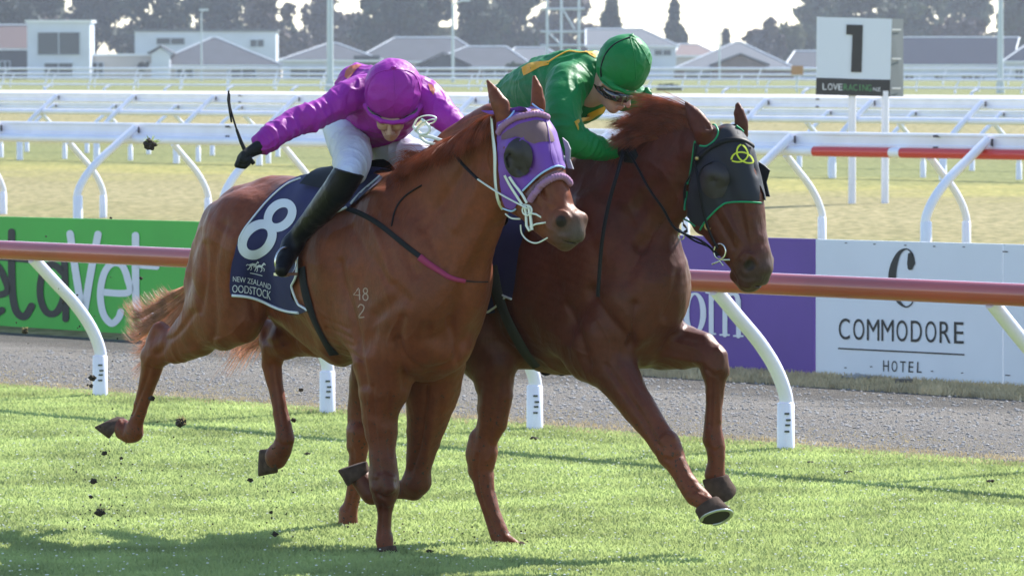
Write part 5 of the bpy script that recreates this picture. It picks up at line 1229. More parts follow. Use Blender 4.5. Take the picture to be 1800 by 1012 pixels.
for cy_, r in ((511, 4), (522, 5)): dstroke(mb, [(643 + r * .9 * math.cos(t), cy_ + r * 1.15 * math.sin(t)) for t in np.linspace(0, 2 * PI, 17)[:-1]], 1.9, T1, .002, True)
dstroke(mb, [(630, 540), (634, 535), (640, 538), (639, 545), (631, 557), (641, 557)], 2, T1, .002, cat=4)
mb.build('brand_mark', m_brand, horse1)

# ================================================================ horse 1: hood and bridle
m_hp = mat('hood_purple', (.155, .032, .34), .5, sheen=.3, bump=.12, bscale=300, bdist=.001); m_hm = mat('hood_mesh_brown', (.16, .085, .10), .7, bump=.3, bscale=400, bdist=.001)
m_lb = mat('trim_light_blue', (.40, .58, .86), .5); m_mauve = mat('sheepskin_mauve', (.34, .17, .30), .9, bump=.8, bscale=90, bdist=.004); m_wl = mat('bridle_white', (.74, .76, .70), .45)
m_cup = mat('eye_cup_mesh', (.030, .022, .022), .6, bump=.4, bscale=300, bdist=.001); m_steel = mat('steel', (.6, .6, .58), .25, metal=1)
z = lambda pts: [(700 + x * .3458, 120 + y * .3458) for x, y in pts]
hp = z([(500, 270), (560, 245), (590, 205), (588, 182), (625, 165), (690, 182), (735, 222), (776, 280), (825, 360), (853, 440), (866, 540), (840, 512), (800, 502), (745, 528), (692, 570), (640, 622), (612, 700), (585, 722), (540, 706), (525, 640), (512, 520), (504, 400)])
hood = drape('hood', [tuple(p) for p in catmull(hp + [hp[0]], 2)][:-1], T1, .007, m_hp, horse1, sp=4.5, relax=3); hood['label'] = 'purple hood with brown mesh brow panel and light blue edging'
me = hood.data; mesh_np('hood_far_side', [tuple(hf1.mirror(v.co)) for v in me.vertices], [tuple(p.vertices)[::-1] for p in me.polygons], m_hp, hood)
drape('brow_panel', z([(524, 374), (527, 342), (560, 310), (620, 282), (690, 264), (762, 270), (806, 320), (838, 368), (822, 386), (760, 382), (712, 382), (690, 396), (650, 366), (600, 358), (560, 372)]), T1, .0095, m_hm, hood, sp=5, relax=2)
drape('lower_panel', z([(648, 640), (690, 590), (745, 545), (800, 522), (842, 530), (862, 560), (868, 590), (840, 560), (800, 556), (740, 585), (690, 630), (668, 668)]), T1, .0045, m_hm, hood, sp=5)
cup = drape('eye_cup', z([(628 + 74 * math.cos(t), 458 + 98 * math.sin(t)) for t in np.linspace(0, 2 * PI, 25)[:-1]]), T1, .011, m_cup, hood, sp=5)
me = cup.data; cen = sum((v.co for v in me.vertices), Vector()) / len(me.vertices); rmx = max((v.co - cen).length for v in me.vertices)
for v in me.vertices: v.co += hf1.R * .024 * max(0, 1 - ((v.co - cen).length / rmx) ** 2) - hf1.F * .004
mb = MB(); V = []; F = []
for i in range(15):
    a = math.radians(75 + 210 * i / 14)
    for j in range(7):
        b_ = math.radians(15 + 75 * j / 6); rr = .043 * math.sin(b_)
        V.append(hf1.P(*z([(592, 462)])[0], .098) + hf1.F * (math.cos(a) * rr * .8) + Vector((0, 0, 1.25)) * (math.sin(a) * rr) + hf1.R * (math.cos(b_) * .040 + .004))
for i in range(14):
    for j in range(6): k = i * 7 + j; F.append((k, k + 1, k + 8, k + 7))
mb.add(V, F, True); mb.build('blinker_cup', m_blk, cup)
mb = MB()
drape_line(mb, z([(640, 622), (692, 570), (745, 526), (800, 500), (840, 512), (866, 542)]), T1, .010, .0045)
drape_line(mb, z([(520, 290), (565, 262), (598, 220), (590, 180)]), T1, .010, .0048); drape_line(mb, z([(540, 706), (585, 722), (606, 712)]), T1, .010, .004)
drape_line(mb, z([(690, 182), (712, 200), (728, 225)]), T1, .010, .004); mb.build('light_blue_edging', m_lb, hood)
mb = MB(); drape_line(mb, z([(738, 240), (752, 300), (764, 380), (772, 440), (790, 498)]), T1, .0098, .0022); mb.build('seam', m_hp, hood)
def ribbed(mb, pts, tree, off, r, n=60):
    q = catmull(pts, 14); P_ = [hit(tree, p[0], p[1], off) for p in q]
    for _ in range(3): P_ = [P_[0]] + [(P_[i - 1] + P_[i] * 2 + P_[i + 1]) / 4 for i in range(1, len(P_) - 1)] + [P_[-1]]
    mb.tube(P_, [r * (1 + .14 * (1 if i % 3 else -1)) for i in range(len(P_))], 10)
mb = MB(); ribbed(mb, z([(520, 330), (545, 296), (600, 262), (665, 244), (720, 244), (776, 278)]), T1, .012, .0125); mb.build('browband', m_mauve, horse1)
mb = MB(); ribbed(mb, z([(678, 672), (700, 636), (740, 592), (790, 560), (835, 560), (866, 596)]), T1, .012, .0135); mb.build('noseband', m_mauve, horse1)
brd = empty('bridle', hf1.P(905, 300, .1)); brd.parent = horse1; brd.matrix_parent_inverse = world_m(horse1).inverted()
def part_strap(name, pts, w, off=.014, m=m_wl, tree=T1, parent=brd, th=.004):
    mb = MB(); strap(mb, pts, tree, off, w, th); return mb.build(name, m, parent)
part_strap('cheek_strap', z([(492, 245), (496, 330), (506, 430), (508, 520), (512, 600), (528, 705)]), .019)
part_strap('cheek_strap', z([(553, 540), (572, 580), (602, 630), (642, 692)]), .011); part_strap('cheek_strap', z([(572, 544), (594, 584), (626, 630), (666, 688)]), .011, off=.017)
hz = lambda pts, l=.095: [hf1.P(*z([p])[0], l) for p in pts]
mb = MB(); mb.tube(hz([(655 + 24 * math.cos(t), 722 + 26 * math.sin(t)) for t in np.linspace(0, 2 * PI, 19)[:-1]], .10), .0036, 8, closed=True); mb.build('bit_ring', m_wl, brd)
mb = MB(); mb.tube(hz([(640, 690), (650, 740), (652, 800), (668, 826)]), .006, 8); mb.tube(hz([(662, 700), (672, 750), (680, 822)]), .0065, 8); mb.build('bit_keeper', m_wl, brd)
mb = MB(); mb.tube([hf1.P(*z([p])[0], l) for p, l in (((660, 735), .10), ((700, 742), .095), ((735, 762), .075))], .004, 8); mb.build('bit_bar', m_wl, brd)
mb = MB(); mb.tube([hf1.P(*z([p])[0], l) for p, l in (((670, 805), .09), ((700, 792), .09), ((750, 784), .08))], .004, 8); mb.tube([Vector(p) for p in catmull(hz([(622, 795), (628, 840), (660, 876), (705, 888), (758, 862)], .09), 5)], .0032, 8); mb.build('lip_strap', m_wl, brd)
mb = MB(); mb.tube([Vector(p) for p in catmull(hz([(545, 740), (575, 762), (620, 766)], .07), 5)], .0036, 8); mb.build('chin_strap', m_wl, brd)
m_lips = mat('lip_pink', (.42, .30, .26), .6)
def rein_tube(pts3, r, m, parent, name='rein', ry=None):
    mb = MB(); mb.tube([Vector(p) for p in catmull([tuple(p) for p in pts3], 5)], r, 8, ry=ry); return mb.build(name, m, parent)
hand1 = fr1.P(778, 256, .07)
rein_tube([hf1.P(*z([(655, 712)])[0], .105), hf1.P(*z([(520, 640)])[0], .12), fr1.P(*z([(405, 565)])[0], .14)], .0065, m_wl, brd, ry=.0035)
rein_tube([fr1.P(*z([(405, 565)])[0], .14), fr1.P(*z([(320, 480)])[0], .12), fr1.P(*z([(255, 390)])[0], .09), hand1], .0105, m_blkw, brd, ry=.004)
# rein loops in the rider's left hand
mb = MB()
lz = lambda pts, dl=0: [fr1.P(*z([p])[0], .10 + dl) for p in pts]
mb.tube([Vector(p) for p in catmull(lz([(75, 300), (100, 255), (150, 240), (190, 250), (180, 275), (130, 290), (90, 310)]), 5)], .0055, 8, ry=.003)
mb.tube([Vector(p) for p in catmull(lz([(85, 320), (120, 280), (165, 262), (188, 262)], .02), 5)], .0055, 8, ry=.003)
mb.tube([Vector(p) for p in catmull(lz([(80, 300), (120, 340), (170, 350), (230, 372), (245, 385)], .01), 5)], .0075, 8)
mb.tube([Vector(p) for p in catmull(lz([(110, 345), (140, 375), (200, 388), (250, 392)], .0), 5)], .0065, 8)
mb.tube([Vector(p) for p in catmull(lz([(120, 260), (160, 300), (150, 330), (110, 335), (95, 300)], .015), 5)], .006, 8)
mb.build('rein_loop', m_wl, brd)

m_fray = mat('frayed_grey', (.34, .33, .36), .7)
ff = MB(); ff.prism([hf1.P(*q, -.085) for q in ((990, 242), (999, 250), (1004, 262), (1003, 280), (1009, 297), (1000, 296), (996, 280), (995, 262))], hf1.R * .006); ff.build('far_eye_cup', m_fray, hood)
# ================================================================ horse 2: hood, bridle, cloth
m_hb = mat('hood_black', (.018, .018, .026), .6, spec=.3, sheen=.05, bump=.12, bscale=300, bdist=.001); m_gt = mat('trim_green', (.0, .30, .12), .5); m_yl = mat('emblem_yellow', (.62, .66, .04), .6)
y = lambda pts: [(1050 + a * .3953, 150 + b * .3953) for a, b in pts]
hp2 = y([(512, 177), (560, 168), (610, 180), (650, 213), (690, 280), (714, 345), (722, 430), (721, 524), (640, 517), (560, 530), (512, 574), (466, 640), (440, 625), (402, 585), (400, 500), (412, 430), (440, 245), (470, 268), (522, 246), (546, 213), (534, 186)])
hood2 = drape('hood', hp2, T2, .009, m_hb, horse2, sp=4.5, relax=4); hood2['label'] = 'black hood with green edging and a yellow knot emblem'
me = hood2.data; mesh_np('hood_far_side', [tuple(hf2.mirror(v.co)) for v in me.vertices], [tuple(p.vertices)[::-1] for p in me.polygons], m_hb, hood2)
mb = MB()
for pts in ([(462, 640), (480, 610), (512, 574), (556, 532), (600, 520), (660, 517), (721, 524)], [(402, 588), (420, 606), (440, 625)], [(410, 440), (424, 345), (440, 243)], [(397, 555), (399, 500), (402, 470)], [(460, 268), (490, 272), (524, 248), (543, 214), (532, 188), (512, 184)], [(612, 186), (628, 198), (642, 212)]):
    drape_line(mb, y(pts), T2, .009, .0042)
mb.build('green_edging', m_gt, hood2)
mb = MB(); cxx, cyy, r = 1303.5, 275, 17.5
for k in range(3):
    th = math.radians(-90 + 120 * k + 180); ox, oy = math.cos(th) * r / 3 ** .5 * 1.0, math.sin(th) * r / 3 ** .5
    pts = []
    for t in np.linspace(-86, 86, 15):
        a = th + PI + math.radians(t); pts.append((cxx + (ox + math.cos(a) * r) * 1.0 + .06 * (oy + math.sin(a) * r), cyy + (oy + math.sin(a) * r) * .92 + .14 * (ox + math.cos(a) * r)))
    dstroke(mb, pts, 2.6, T2, .0095 + .0012 * k)
mb.build('knot_emblem', m_yl, hood2)
part_strap('browband', y([(450, 345), (470, 310), (520, 270), (580, 248), (640, 250), (684, 278)]), .022, off=.012, m=m_blk, tree=T2, parent=horse2, th=.006)
brd2 = empty('bridle', hf2.P(1250, 320, .1)); brd2.parent = horse2; brd2.matrix_parent_inverse = world_m(horse2).inverted()
part_strap('cheek_strap', y([(446, 250), (442, 320), (430, 400), (400, 450), (392, 520), (404, 600), (440, 655)]), .014, off=.012, m=m_blk, tree=T2, parent=brd2)
part_strap('cheek_strap', y([(445, 330), (455, 420), (470, 520), (490, 600), (520, 680), (545, 720)]), .012, off=.012, m=m_blk, tree=T2, parent=brd2)
hy = lambda pts, l=.095: [hf2.P(*y([p])[0], l) for p in pts]
m_brass = mat('brass', (.62, .45, .18), .3, metal=1)
mb = MB(); mb.tube(hy([(493 + 15 * math.cos(t), 623 + 20 * math.sin(t)) for t in np.linspace(0, 2 * PI, 17)[:-1]], .085), .0035, 8, closed=True); mb.build('buckle_ring', m_brass, brd2)
mb = MB(); mb.sphere(hy([(443, 325)], .105)[0], .0095, 12, 8); mb.build('rosette', m_brass, brd2)
mb = MB(); mb.tube(hy([(545 + 26 * math.cos(t), 738 + 34 * math.sin(t)) for t in np.linspace(0, 2 * PI, 19)[:-1]], .09), .0042, 8, closed=True); mb.build('bit_ring', m_steel, brd2)
mb = MB(); mb.tube([hf2.P(*y([p])[0], l) for p, l in (((545, 775), .09), ((590, 775), .075))], .004, 8); mb.tube([hf2.P(*y([p])[0], l) for p, l in (((510, 795), .09), ((545, 780), .09), ((560, 800), .08))], .004, 8); mb.build('bit_bar', m_steel, brd2)
mb = MB(); mb.tube([Vector(p) for p in catmull(hy([(360, 640), (430, 690), (500, 720), (530, 760)], .06), 5)], .008, 8, ry=.004); mb.build('chin_strap', m_blk, brd2)
mb = MB(); mb.tube(hy([(373 + 14 * math.cos(t), 668 + 18 * math.sin(t)) for t in np.linspace(0, 2 * PI, 15)[:-1]], .07), .0028, 8, closed=True); mb.build('martingale_ring', m_steel, brd2)
def half_cup(ctr, fr, s_, r, m, parent):
    """blinker: a cupped shield behind the eye, open to the front"""
    mb = MB(); V = []; nu, nv = 12, 8; F = []
    for i in range(nu + 1):
        a = math.radians(60 + 240 * i / nu)
        for j in range(nv + 1):
            b_ = math.radians(12 + 78 * j / nv); rr = r * math.sin(b_)
            V.append(ctr + fr.F * (math.cos(a) * rr) + Vector((0, 0, 1.15)) * (math.sin(a) * rr) + fr.R * s_ * (math.cos(b_) * r * .75))
    for i in range(nu):
        for j in range(nv): k = i * (nv + 1) + j; F.append((k, k + 1, k + nv + 2, k + nv + 1))
    mb.add(V, F, True); return mb.build('blinker_cup', m, parent)
cupd = drape('eye_cup', y([(528 + 60 * math.cos(t), 425 + 78 * math.sin(t)) for t in np.linspace(0, 2 * PI, 25)[:-1]]), T2, .012, m_cup, hood2, sp=5)
me = cupd.data; cen = sum((v.co for v in me.vertices), Vector()) / len(me.vertices); rmx = max((v.co - cen).length for v in me.vertices)
for v in me.vertices: v.co += hf2.R * .018 * max(0, 1 - ((v.co - cen).length / rmx) ** 2)
mb = MB(); mb.tube([Vector(q) for q in catmull([tuple(hf2.P(*y([q_])[0], .118)) for q_ in ((512, 340), (470, 365), (450, 410), (462, 450), (488, 472), (522, 476))], 5)], .003, 6); mb.build('cup_rim', m_blk, cupd)
half_cup(hf2.P(1257, 316, .082), hf2, 1, .055, m_hb, hood2)
fc = MB(); e0 = hf2.P(1310, 318, -.085)
fc.add([hf2.P(*q, -.10) for q in ((1334, 284), (1345, 291), (1354, 299), (1348, 320), (1354, 346), (1340, 345), (1338, 318))], [(0, 1, 2, 3, 6), (3, 4, 5, 6)], False)
for q0, q1 in (((1334, 284), (1338, 318)), ): pass
o = fc.build('blinker_flap', m_hb, hood2); o.modifiers.new('s', 'SOLIDIFY').thickness = .006
hand2 = fr2.P(1098, 258, .10)
rein_tube([hf2.P(*y([(540, 755)])[0], .09), hf2.P(*y([(460, 690)])[0], .09), hf2.P(*y([(350, 640)])[0], .09), fr2.P(*y([(290, 545)])[0], .13), fr2.P(*y([(230, 460)])[0], .15), fr2.P(*y([(165, 340)])[0], .14), hand2], .0095, m_blk, brd2, ry=.004)
rein_tube([hand2, fr2.P(*y([(95, 370)])[0], .22), fr2.P(*y([(50, 530)])[0], .26), fr2.P(*y([(20, 700)])[0], .29), fr2.P(*y([(2, 940)])[0], .29)], .0085, m_blk, brd2, ry=.004)
# saddlecloth and girth of horse 2 (only the front lower corner shows)
m_blaze = mat('blaze_hair', (.55, .48, .45), .8)
cl2 = [(905, 300), (840, 310), (790, 340), (760, 400), (760, 470), (800, 535), (852, 552), (874, 548), (868, 520), (866, 506), (882, 516), (903, 526), (908, 500), (915, 440), (935, 380), (960, 330)]
cloth2 = drape('saddlecloth', cl2, T2, .012, m_navy, horse2, sp=9)
me = cloth2.data; TC2 = BVHTree.FromPolygons([tuple(v.co) for v in me.vertices], [tuple(p.vertices) for p in me.polygons])
mb = MB(); drape_line(mb, [(850, 550), (874, 548)], TC2, .004, .005, cat=3); drape_line(mb, [(866, 506), (882, 518), (903, 526)], TC2, .004, .005, cat=3); mb.build('piping', m_pipe, cloth2)
m_girth2 = mat('girth_olive', (.035, .036, .030), .85, spec=.2, bump=.3, bscale=150, bdist=.001)
mb = MB(); strap(mb, [(870, 470), (880, 515), (895, 555), (912, 590), (930, 620), (948, 640)], T2, .016, .062, .008); mb.build('girth', m_girth2, horse2)
mb = MB()
for bx in (960, 988): mb.tube([fr2.P(bx + 9 * math.cos(t), 651 + 7 * math.sin(t), .02) for t in np.linspace(0, 2 * PI, 15)[:-1]], .006, 8, closed=True)
mb.build('girth_buckle', m_blk, horse2)
# ================================================================ riders
m_skin = mat('skin', (.50, .29, .21), .5, var=.06, vscale=30, bump=.15, bscale=150, bdist=.001); m_lip = mat('lips', (.36, .12, .10), .45)
def silk(name, col, sheen=.05, tr=.15): return mat(name, col, .50, sheen=sheen, spec=.32, trans=tr, var=.10, vscale=9, bump=.55, bscale=24, bdist=.012, stretch=(1, 1, 1))
m_purp = silk('silk_magenta', (.37, .022, .37)); m_grn = silk('silk_green', (.004, .20, .045)); m_yel = silk('silk_yellow', (.72, .40, .02))
m_breech = mat('breeches_white', (.66, .68, .78), .6, sheen=.2, bump=.6, bscale=26, bdist=.010, trans=.08); m_boot = mat('boot_leather', (.004, .004, .006), .33, coat=.0, spec=.16, bump=.5, bscale=30, bdist=.006)
m_glove = mat('glove_black', (.011, .011, .012), .7, spec=.25, bump=.4, bscale=80, bdist=.003); m_gog = mat('goggle_lens', (.03, .025, .03), .12, spec=.8, coat=.6); m_maroon = mat('patch_orange', (.46, .12, .06), .6)
FW = lambda O: Frame(Vector(O), 90)
def fld(items, pad, h, base=None):
    pts = [at(*t[:3]) for t in items]; R = [t[3] * t[2] / FPX for t in items]; O = sum(pts, Vector()) / len(pts); fr = FW(O)
    L_ = np.array([fr.loc(p) for p in pts]); m = max(R) + pad
    return Field(fr, L_.min(0) - m, L_.max(0) + m, h)
def CH(f, items, k=.03, q=1.0, nrm=None, sub=False):
    f.cones([(at(t[0], t[1], t[2]), t[3] * t[2] / FPX) for t in items], k, q, nrm, sub)
def ax(a, b): v = at(*b[:3]) - at(*a[:3]); return tuple(v.normalized())
def glove_hand(name, wrist, knuck, curl, side, r, m, parent, thumb, s=1.18):
    """fist: palm from wrist to knuckles, four fingers of unequal length bending towards curl, thumb from the side"""
    W_, K_, C_, Sd = Vector(wrist), Vector(knuck), Vector(curl).normalized(), Vector(side).normalized()
    fr = FW((W_ + K_) / 2); f = Field(fr, (-.13, -.13, -.13), (.13, .13, .13), .0032)
    d = (K_ - W_).normalized()
    for o, rr in ((-.028, .012), (-.010, .014), (.010, .014), (.027, .012)): f.cones([(W_ + Sd * o * .7, .021), (K_ + Sd * o, rr + .001)], .012)
    for i, (o, L_) in enumerate(((-.030, .82), (-.010, 1.0), (.011, .95), (.030, .74))):
        p0 = K_ + Sd * o; p1 = p0 + (d * .35 + C_ * .95).normalized() * .034 * L_ ; p2 = p1 + (C_ * .55 - d * .85).normalized() * .026 * L_; p3 = p2 + (-d * .95 - C_ * .25).normalized() * .020 * L_
        f.cones([(p0, .0115), (p1, .0102), (p2, .0095), (p3, .0085)], .003)
    t0 = W_.lerp(K_, .45) + Sd * .03 * thumb; t1 = t0 + (Sd * thumb * .5 + C_ * .6 + d * .4).normalized() * .03; t2 = t1 + (d * .5 + C_ * .55 - Sd * thumb * .55).normalized() * .027
    f.cones([(t0, .0135), (t1, .0115), (t2, .0095)], .006)
    f.cones([(W_ - d * .03, .027), (W_, .024)], .01)
    return field_obj(name, f, m, parent, smooth=1, post=lambda W, Q: np.array(W_) + (W - np.array(W_)) * s)[0]
# ---------------------------------------------------------------- rider 1 (magenta)
j1 = empty('jockey', at(640, 300, 24.2), 'jockey in magenta silks and cap swinging a whip on the purple-hooded horse', 'person', 'jockeys')
torso1 = [(692, 182, 24.02, 50), (668, 190, 24.15, 56), (640, 198, 24.35, 56), (612, 208, 24.5, 46)]
hump1 = [(690, 160, 24.15, 36), (660, 152, 24.3, 36), (624, 146, 24.42, 32)]
armR = [(640, 162, 24.06, 32), (612, 172, 24.0, 30), (575, 194, 23.95, 25), (540, 208, 23.9, 26), (520, 214, 23.88, 25), (490, 232, 23.82, 23), (470, 246, 23.78, 21), (463, 251, 23.77, 20)]
armL = [(738, 168, 24.0, 33), (762, 186, 23.95, 29), (782, 208, 23.9, 25), (806, 228, 23.85, 20), (818, 238, 23.83, 18)]
belly1 = [(700, 205, 24.12, 34), (660, 222, 24.25, 36), (630, 226, 24.4, 36)]
f = fld(torso1 + hump1 + armR + armL + belly1, .06, .0058); CH(f, torso1, 0); CH(f, hump1, .05); CH(f, belly1, .04); CH(f, armR, .04); CH(f, armL, .04)
A_ = lambda p: tuple(at(*p))
arx = ax((520, 214, 23.88), (612, 172, 24.0))
j1c, JW, JQ = field_obj('jacket', f, m_purp, j1, smooth=1, fold=(.0050, [(A_((545, 207, 23.85)), arx, .035, .10, .0045), (A_((600, 175, 23.9)), arx, .05, .09, .005), (A_((485, 235, 23.75)), arx, .028, .06, .004), (A_((775, 200, 23.85)), (1, 0, -1), .04, .09, .004), (A_((660, 200, 24.0)), (.5, 0, 1), .06, .10, .004)], 3))
TJ = bvh(JW, JQ)
# cuff
mb = MB(); a, b_ = at(468, 247, 23.78), at(458, 255, 23.765); mb.tube([a, b_], [.047, .044], 20); mb.build('cuff', m_purp, j1c)
# legs
K_ = 24.0 / FPX
thR = [(604, 222, 24.38, 36), (612, 245, 24.2, 38), (620, 275, 24.0, 33), (618, 300, 23.9, 27)]
thL = [(640, 232, 24.5, 36), (690, 262, 24.3, 34), (740, 280, 24.15, 30), (772, 290, 24.1, 26), (770, 320, 24.2, 24)]
seat = [(606, 218, 24.52, 40), (640, 222, 24.6, 40)]
f = fld(thR + thL + seat, .14, .006); CH(f, seat, 0); CH(f, thR, .04); CH(f, thL, .04)
kp = fr1.P(612, 310, .34); f.cones([(at(620, 275, 24.0), 32 * K_), (kp, 20 * K_), (fr1.P(610, 314, .335), 13 * K_)], .03)
field_obj('breeches', f, m_breech, j1, smooth=1, fold=(.003, [(A_((610, 240, 24.1)), (.3, 0, 1), .035, .10, .005), (A_((690, 262, 24.2)), (1, 0, -.3), .05, .10, .004)], 9))
P = fr1.P
def chl(fr, items): return [(fr.P(x, y_, l), r * fr.P(x, y_, l).y / FPX) for x, y_, l, r in items]
bootR = chl(fr1, [(622, 290, .34, 28), (612, 306, .34, 29), (594, 334, .35, 28.5), (567, 366, .34, 25), (543, 393, .33, 20), (526, 413, .33, 18), (513, 431, .34, 19)])
footR = chl(fr1, [(514, 430, .34, 18), (506, 446, .37, 19), (499, 461, .41, 17), (495, 474, .44, 13)])
def field_pts(chs, pad, h):
    pts = [p for c_ in chs for p, r in c_]; rr = max(r for c_ in chs for p, r in c_); O = sum(pts, Vector()) / len(pts); fr = FW(O); L_ = np.array([fr.loc(p) for p in pts]); return Field(fr, L_.min(0) - rr - pad, L_.max(0) + rr + pad, h)
f = field_pts([bootR, footR], .04, .0048); f.cones(bootR, 0, q=.85, nrm=fr1.R); f.cones(footR, .02, q=.85, nrm=fr1.R)
f.cut(fr1.P(614, 302, .34) , (at(622, 272, 24) - at(612, 310, 24)))
bt, BW, BQ = field_obj('boot', f, m_boot, j1, smooth=1, fold=(.001, [(tuple(fr1.P(545, 408, .40)), tuple((at(577, 362, 24) - at(538, 420, 24)).normalized()), .034, .075, .0035)], 4))
mb = MB()
k0, k1 = fr1.P(596, 308, .40), fr1.P(630, 318, .36)
f = field_pts([chl(fr1, [(640, 300, -.30, 24), (590, 400, -.33, 20), (570, 440, -.34, 18), (545, 470, -.36, 13)])], .04, .006); f.cones(chl(fr1, [(745, 300, -.28, 26), (712, 350, -.33, 26), (676, 420, -.34, 18), (660, 440, -.36, 16), (675, 450, -.40, 14)]), 0)
lb_ = chl(fr1, [(760, 310, -.28, 26), (725, 355, -.33, 26), (685, 420, -.34, 18), (672, 440, -.36, 16), (690, 455, -.38, 14)]); f = field_pts([lb_], .04, .006); f.cones(lb_, 0); field_obj('boot', f, m_boot, j1, smooth=1)
# stirrup iron and leather
mb = MB(); sc_ = fr1.P(502, 460, .40); mb.tube([sc_ + fr1.F * math.cos(t) * .0 + fr1.R * math.sin(t) * .055 + Vector((0, 0, math.cos(t) * .06)) for t in np.linspace(0, 2 * PI, 21)[:-1]], .005, 8, closed=True); st = mb.build('stirrup', m_steel, horse1)
mb = MB(); mb.box(sc_ + Vector((0, 0, -.052)), .10, .035, .012, Matrix.Rotation(math.radians(40), 3, 'Z')); mb.build('tread', m_steel, st)
mb = MB(); mb.tube([sc_ + Vector((0, 0, .06)), fr1.P(528, 410, .28), fr1.P(556, 372, .26)], .010, 8, ry=.003); mb.build('stirrup_leather', m_blk, horse1)
# gloves and whip
mitt = at(452, 260, 23.76)
wr, kn = at(456, 258, 23.765), at(431, 272, 23.73)
glove_hand('glove', wr, kn, Vector((-.25, -.35, -.9)), Vector((.30, -.9, .3)), .02, m_glove, j1, -1)
glove_hand('glove', at(812, 240, 23.84), at(790, 248, 23.80), Vector((-.2, -.5, -.85)), Vector((.2, -.8, .4)), .02, m_glove, j1, 1)
whip = tag(empty('whip', at(432, 272, 23.73)), 'thin black riding whip held up in the magenta jockey\'s right hand', 'whip')
mb = MB(); mb.tube([at(446, 288, 23.72), at(434, 272, 23.71), at(424, 250, 23.71), at(416, 228, 23.72)], [.009, .009, .008, .006], 10); mb.build('handle', m_blk, whip)
mb = MB(); mb.tube([Vector(p) for p in catmull([tuple(at(*q)) for q in ((416, 228, 23.72), (409, 205, 23.73), (404, 185, 23.74), (403, 165, 23.75))], 5)], .0042, 8); mb.build('shaft', m_blk, whip)
mb = MB(); mb.tube([at(407, 215, 23.73), at(404, 196, 23.735), at(401, 176, 23.745), at(402, 160, 23.75)], [.006, .013, .014, .008], 10, ry=[.004, .005, .005, .004]); mb.build('flap', m_glove, whip)
# cap, peak, goggles and face
def cap(prefix, cx_, cy_, D, rx, ry_, tilt, m, parent, peak, button, seams, yaw=0):
    s = D / FPX; f = Field(FW(at(cx_, cy_, D)), (-.24, -.24, -.24), (.24, .24, .24), .0045)
    ctl, stl = math.cos(tilt), math.sin(tilt); d_ = (ry_ - rx)
    CH(f, [(cx_ - stl * d_, cy_ + ctl * d_, D, rx), (cx_ + stl * d_, cy_ - ctl * d_, D, rx)], 0)
    CH(f, peak, .018)
    N_ = None
    o, CW, CQ = field_obj('cap', f, m, parent, smooth=2, fold=(.0022, [], 5)); T = bvh(CW, CQ)
    mb = MB()
    for sline in seams: drape_line(mb, sline, T, .0008, .0026, cat=6)
    if seams: mb.build('seam', m, o)
    if button: mb = MB(); mb.sphere(hit(T, *button, .004), .012, 12, 8, (1, 1, .7)); mb.build('button', m, o)
    return o, T
cp1, TC1 = cap('cap', 691, 158, 23.93, 50, 55, 0.0, m_purp, j1, [(641, 186, 23.90, 3.5), (652, 203, 23.88, 4), (670, 213, 23.86, 4), (691, 216, 23.85, 4), (712, 213, 23.86, 4), (730, 203, 23.88, 4), (741, 186, 23.90, 3.5)], (692, 120),
    [[(692, 122), (660, 130), (645, 160), (644, 185)], [(692, 122), (694, 160), (692, 200)], [(692, 122), (725, 128), (738, 155), (739, 185)]])
mb = MB(); drape_line(mb, [(642, 178), (650, 195), (668, 206), (691, 210), (714, 206), (732, 195), (741, 178)], TC1, -.0015, .0055); mb.build('goggle_strap', m_gog, cp1)
f = fld([(690, 190, 24.0, 34), (688, 240, 23.95, 12), (600, 230, 24.5, 50), (470, 250, 23.8, 20), (820, 240, 23.8, 20), (612, 306, 23.9, 30), (560, 440, 24.2, 30), (760, 310, 24.2, 30), (700, 450, 24.3, 20)], .05, .0075)
skin = lambda L_, q: [(a[0], a[1], a[2], a[3] * q) for a in L_]
for L_ in (torso1, hump1, armR, armL, thR, thL, seat): CH(f, skin(L_, .78), .02)
f.cones([(p, r * .6) for p, r in bootR[3:] + footR], .02); f.cones([(p, r * .72) for p, r in lb_], .02)
CH(f, [(690, 178, 24.0, 32), (688, 200, 24.0, 24)], .03); CH(f, [(692, 185, 24.05, 28), (690, 195, 24.12, 26)], .02)
bd1, _, _ = field_obj('body', f, m_skin, j1, smooth=1)
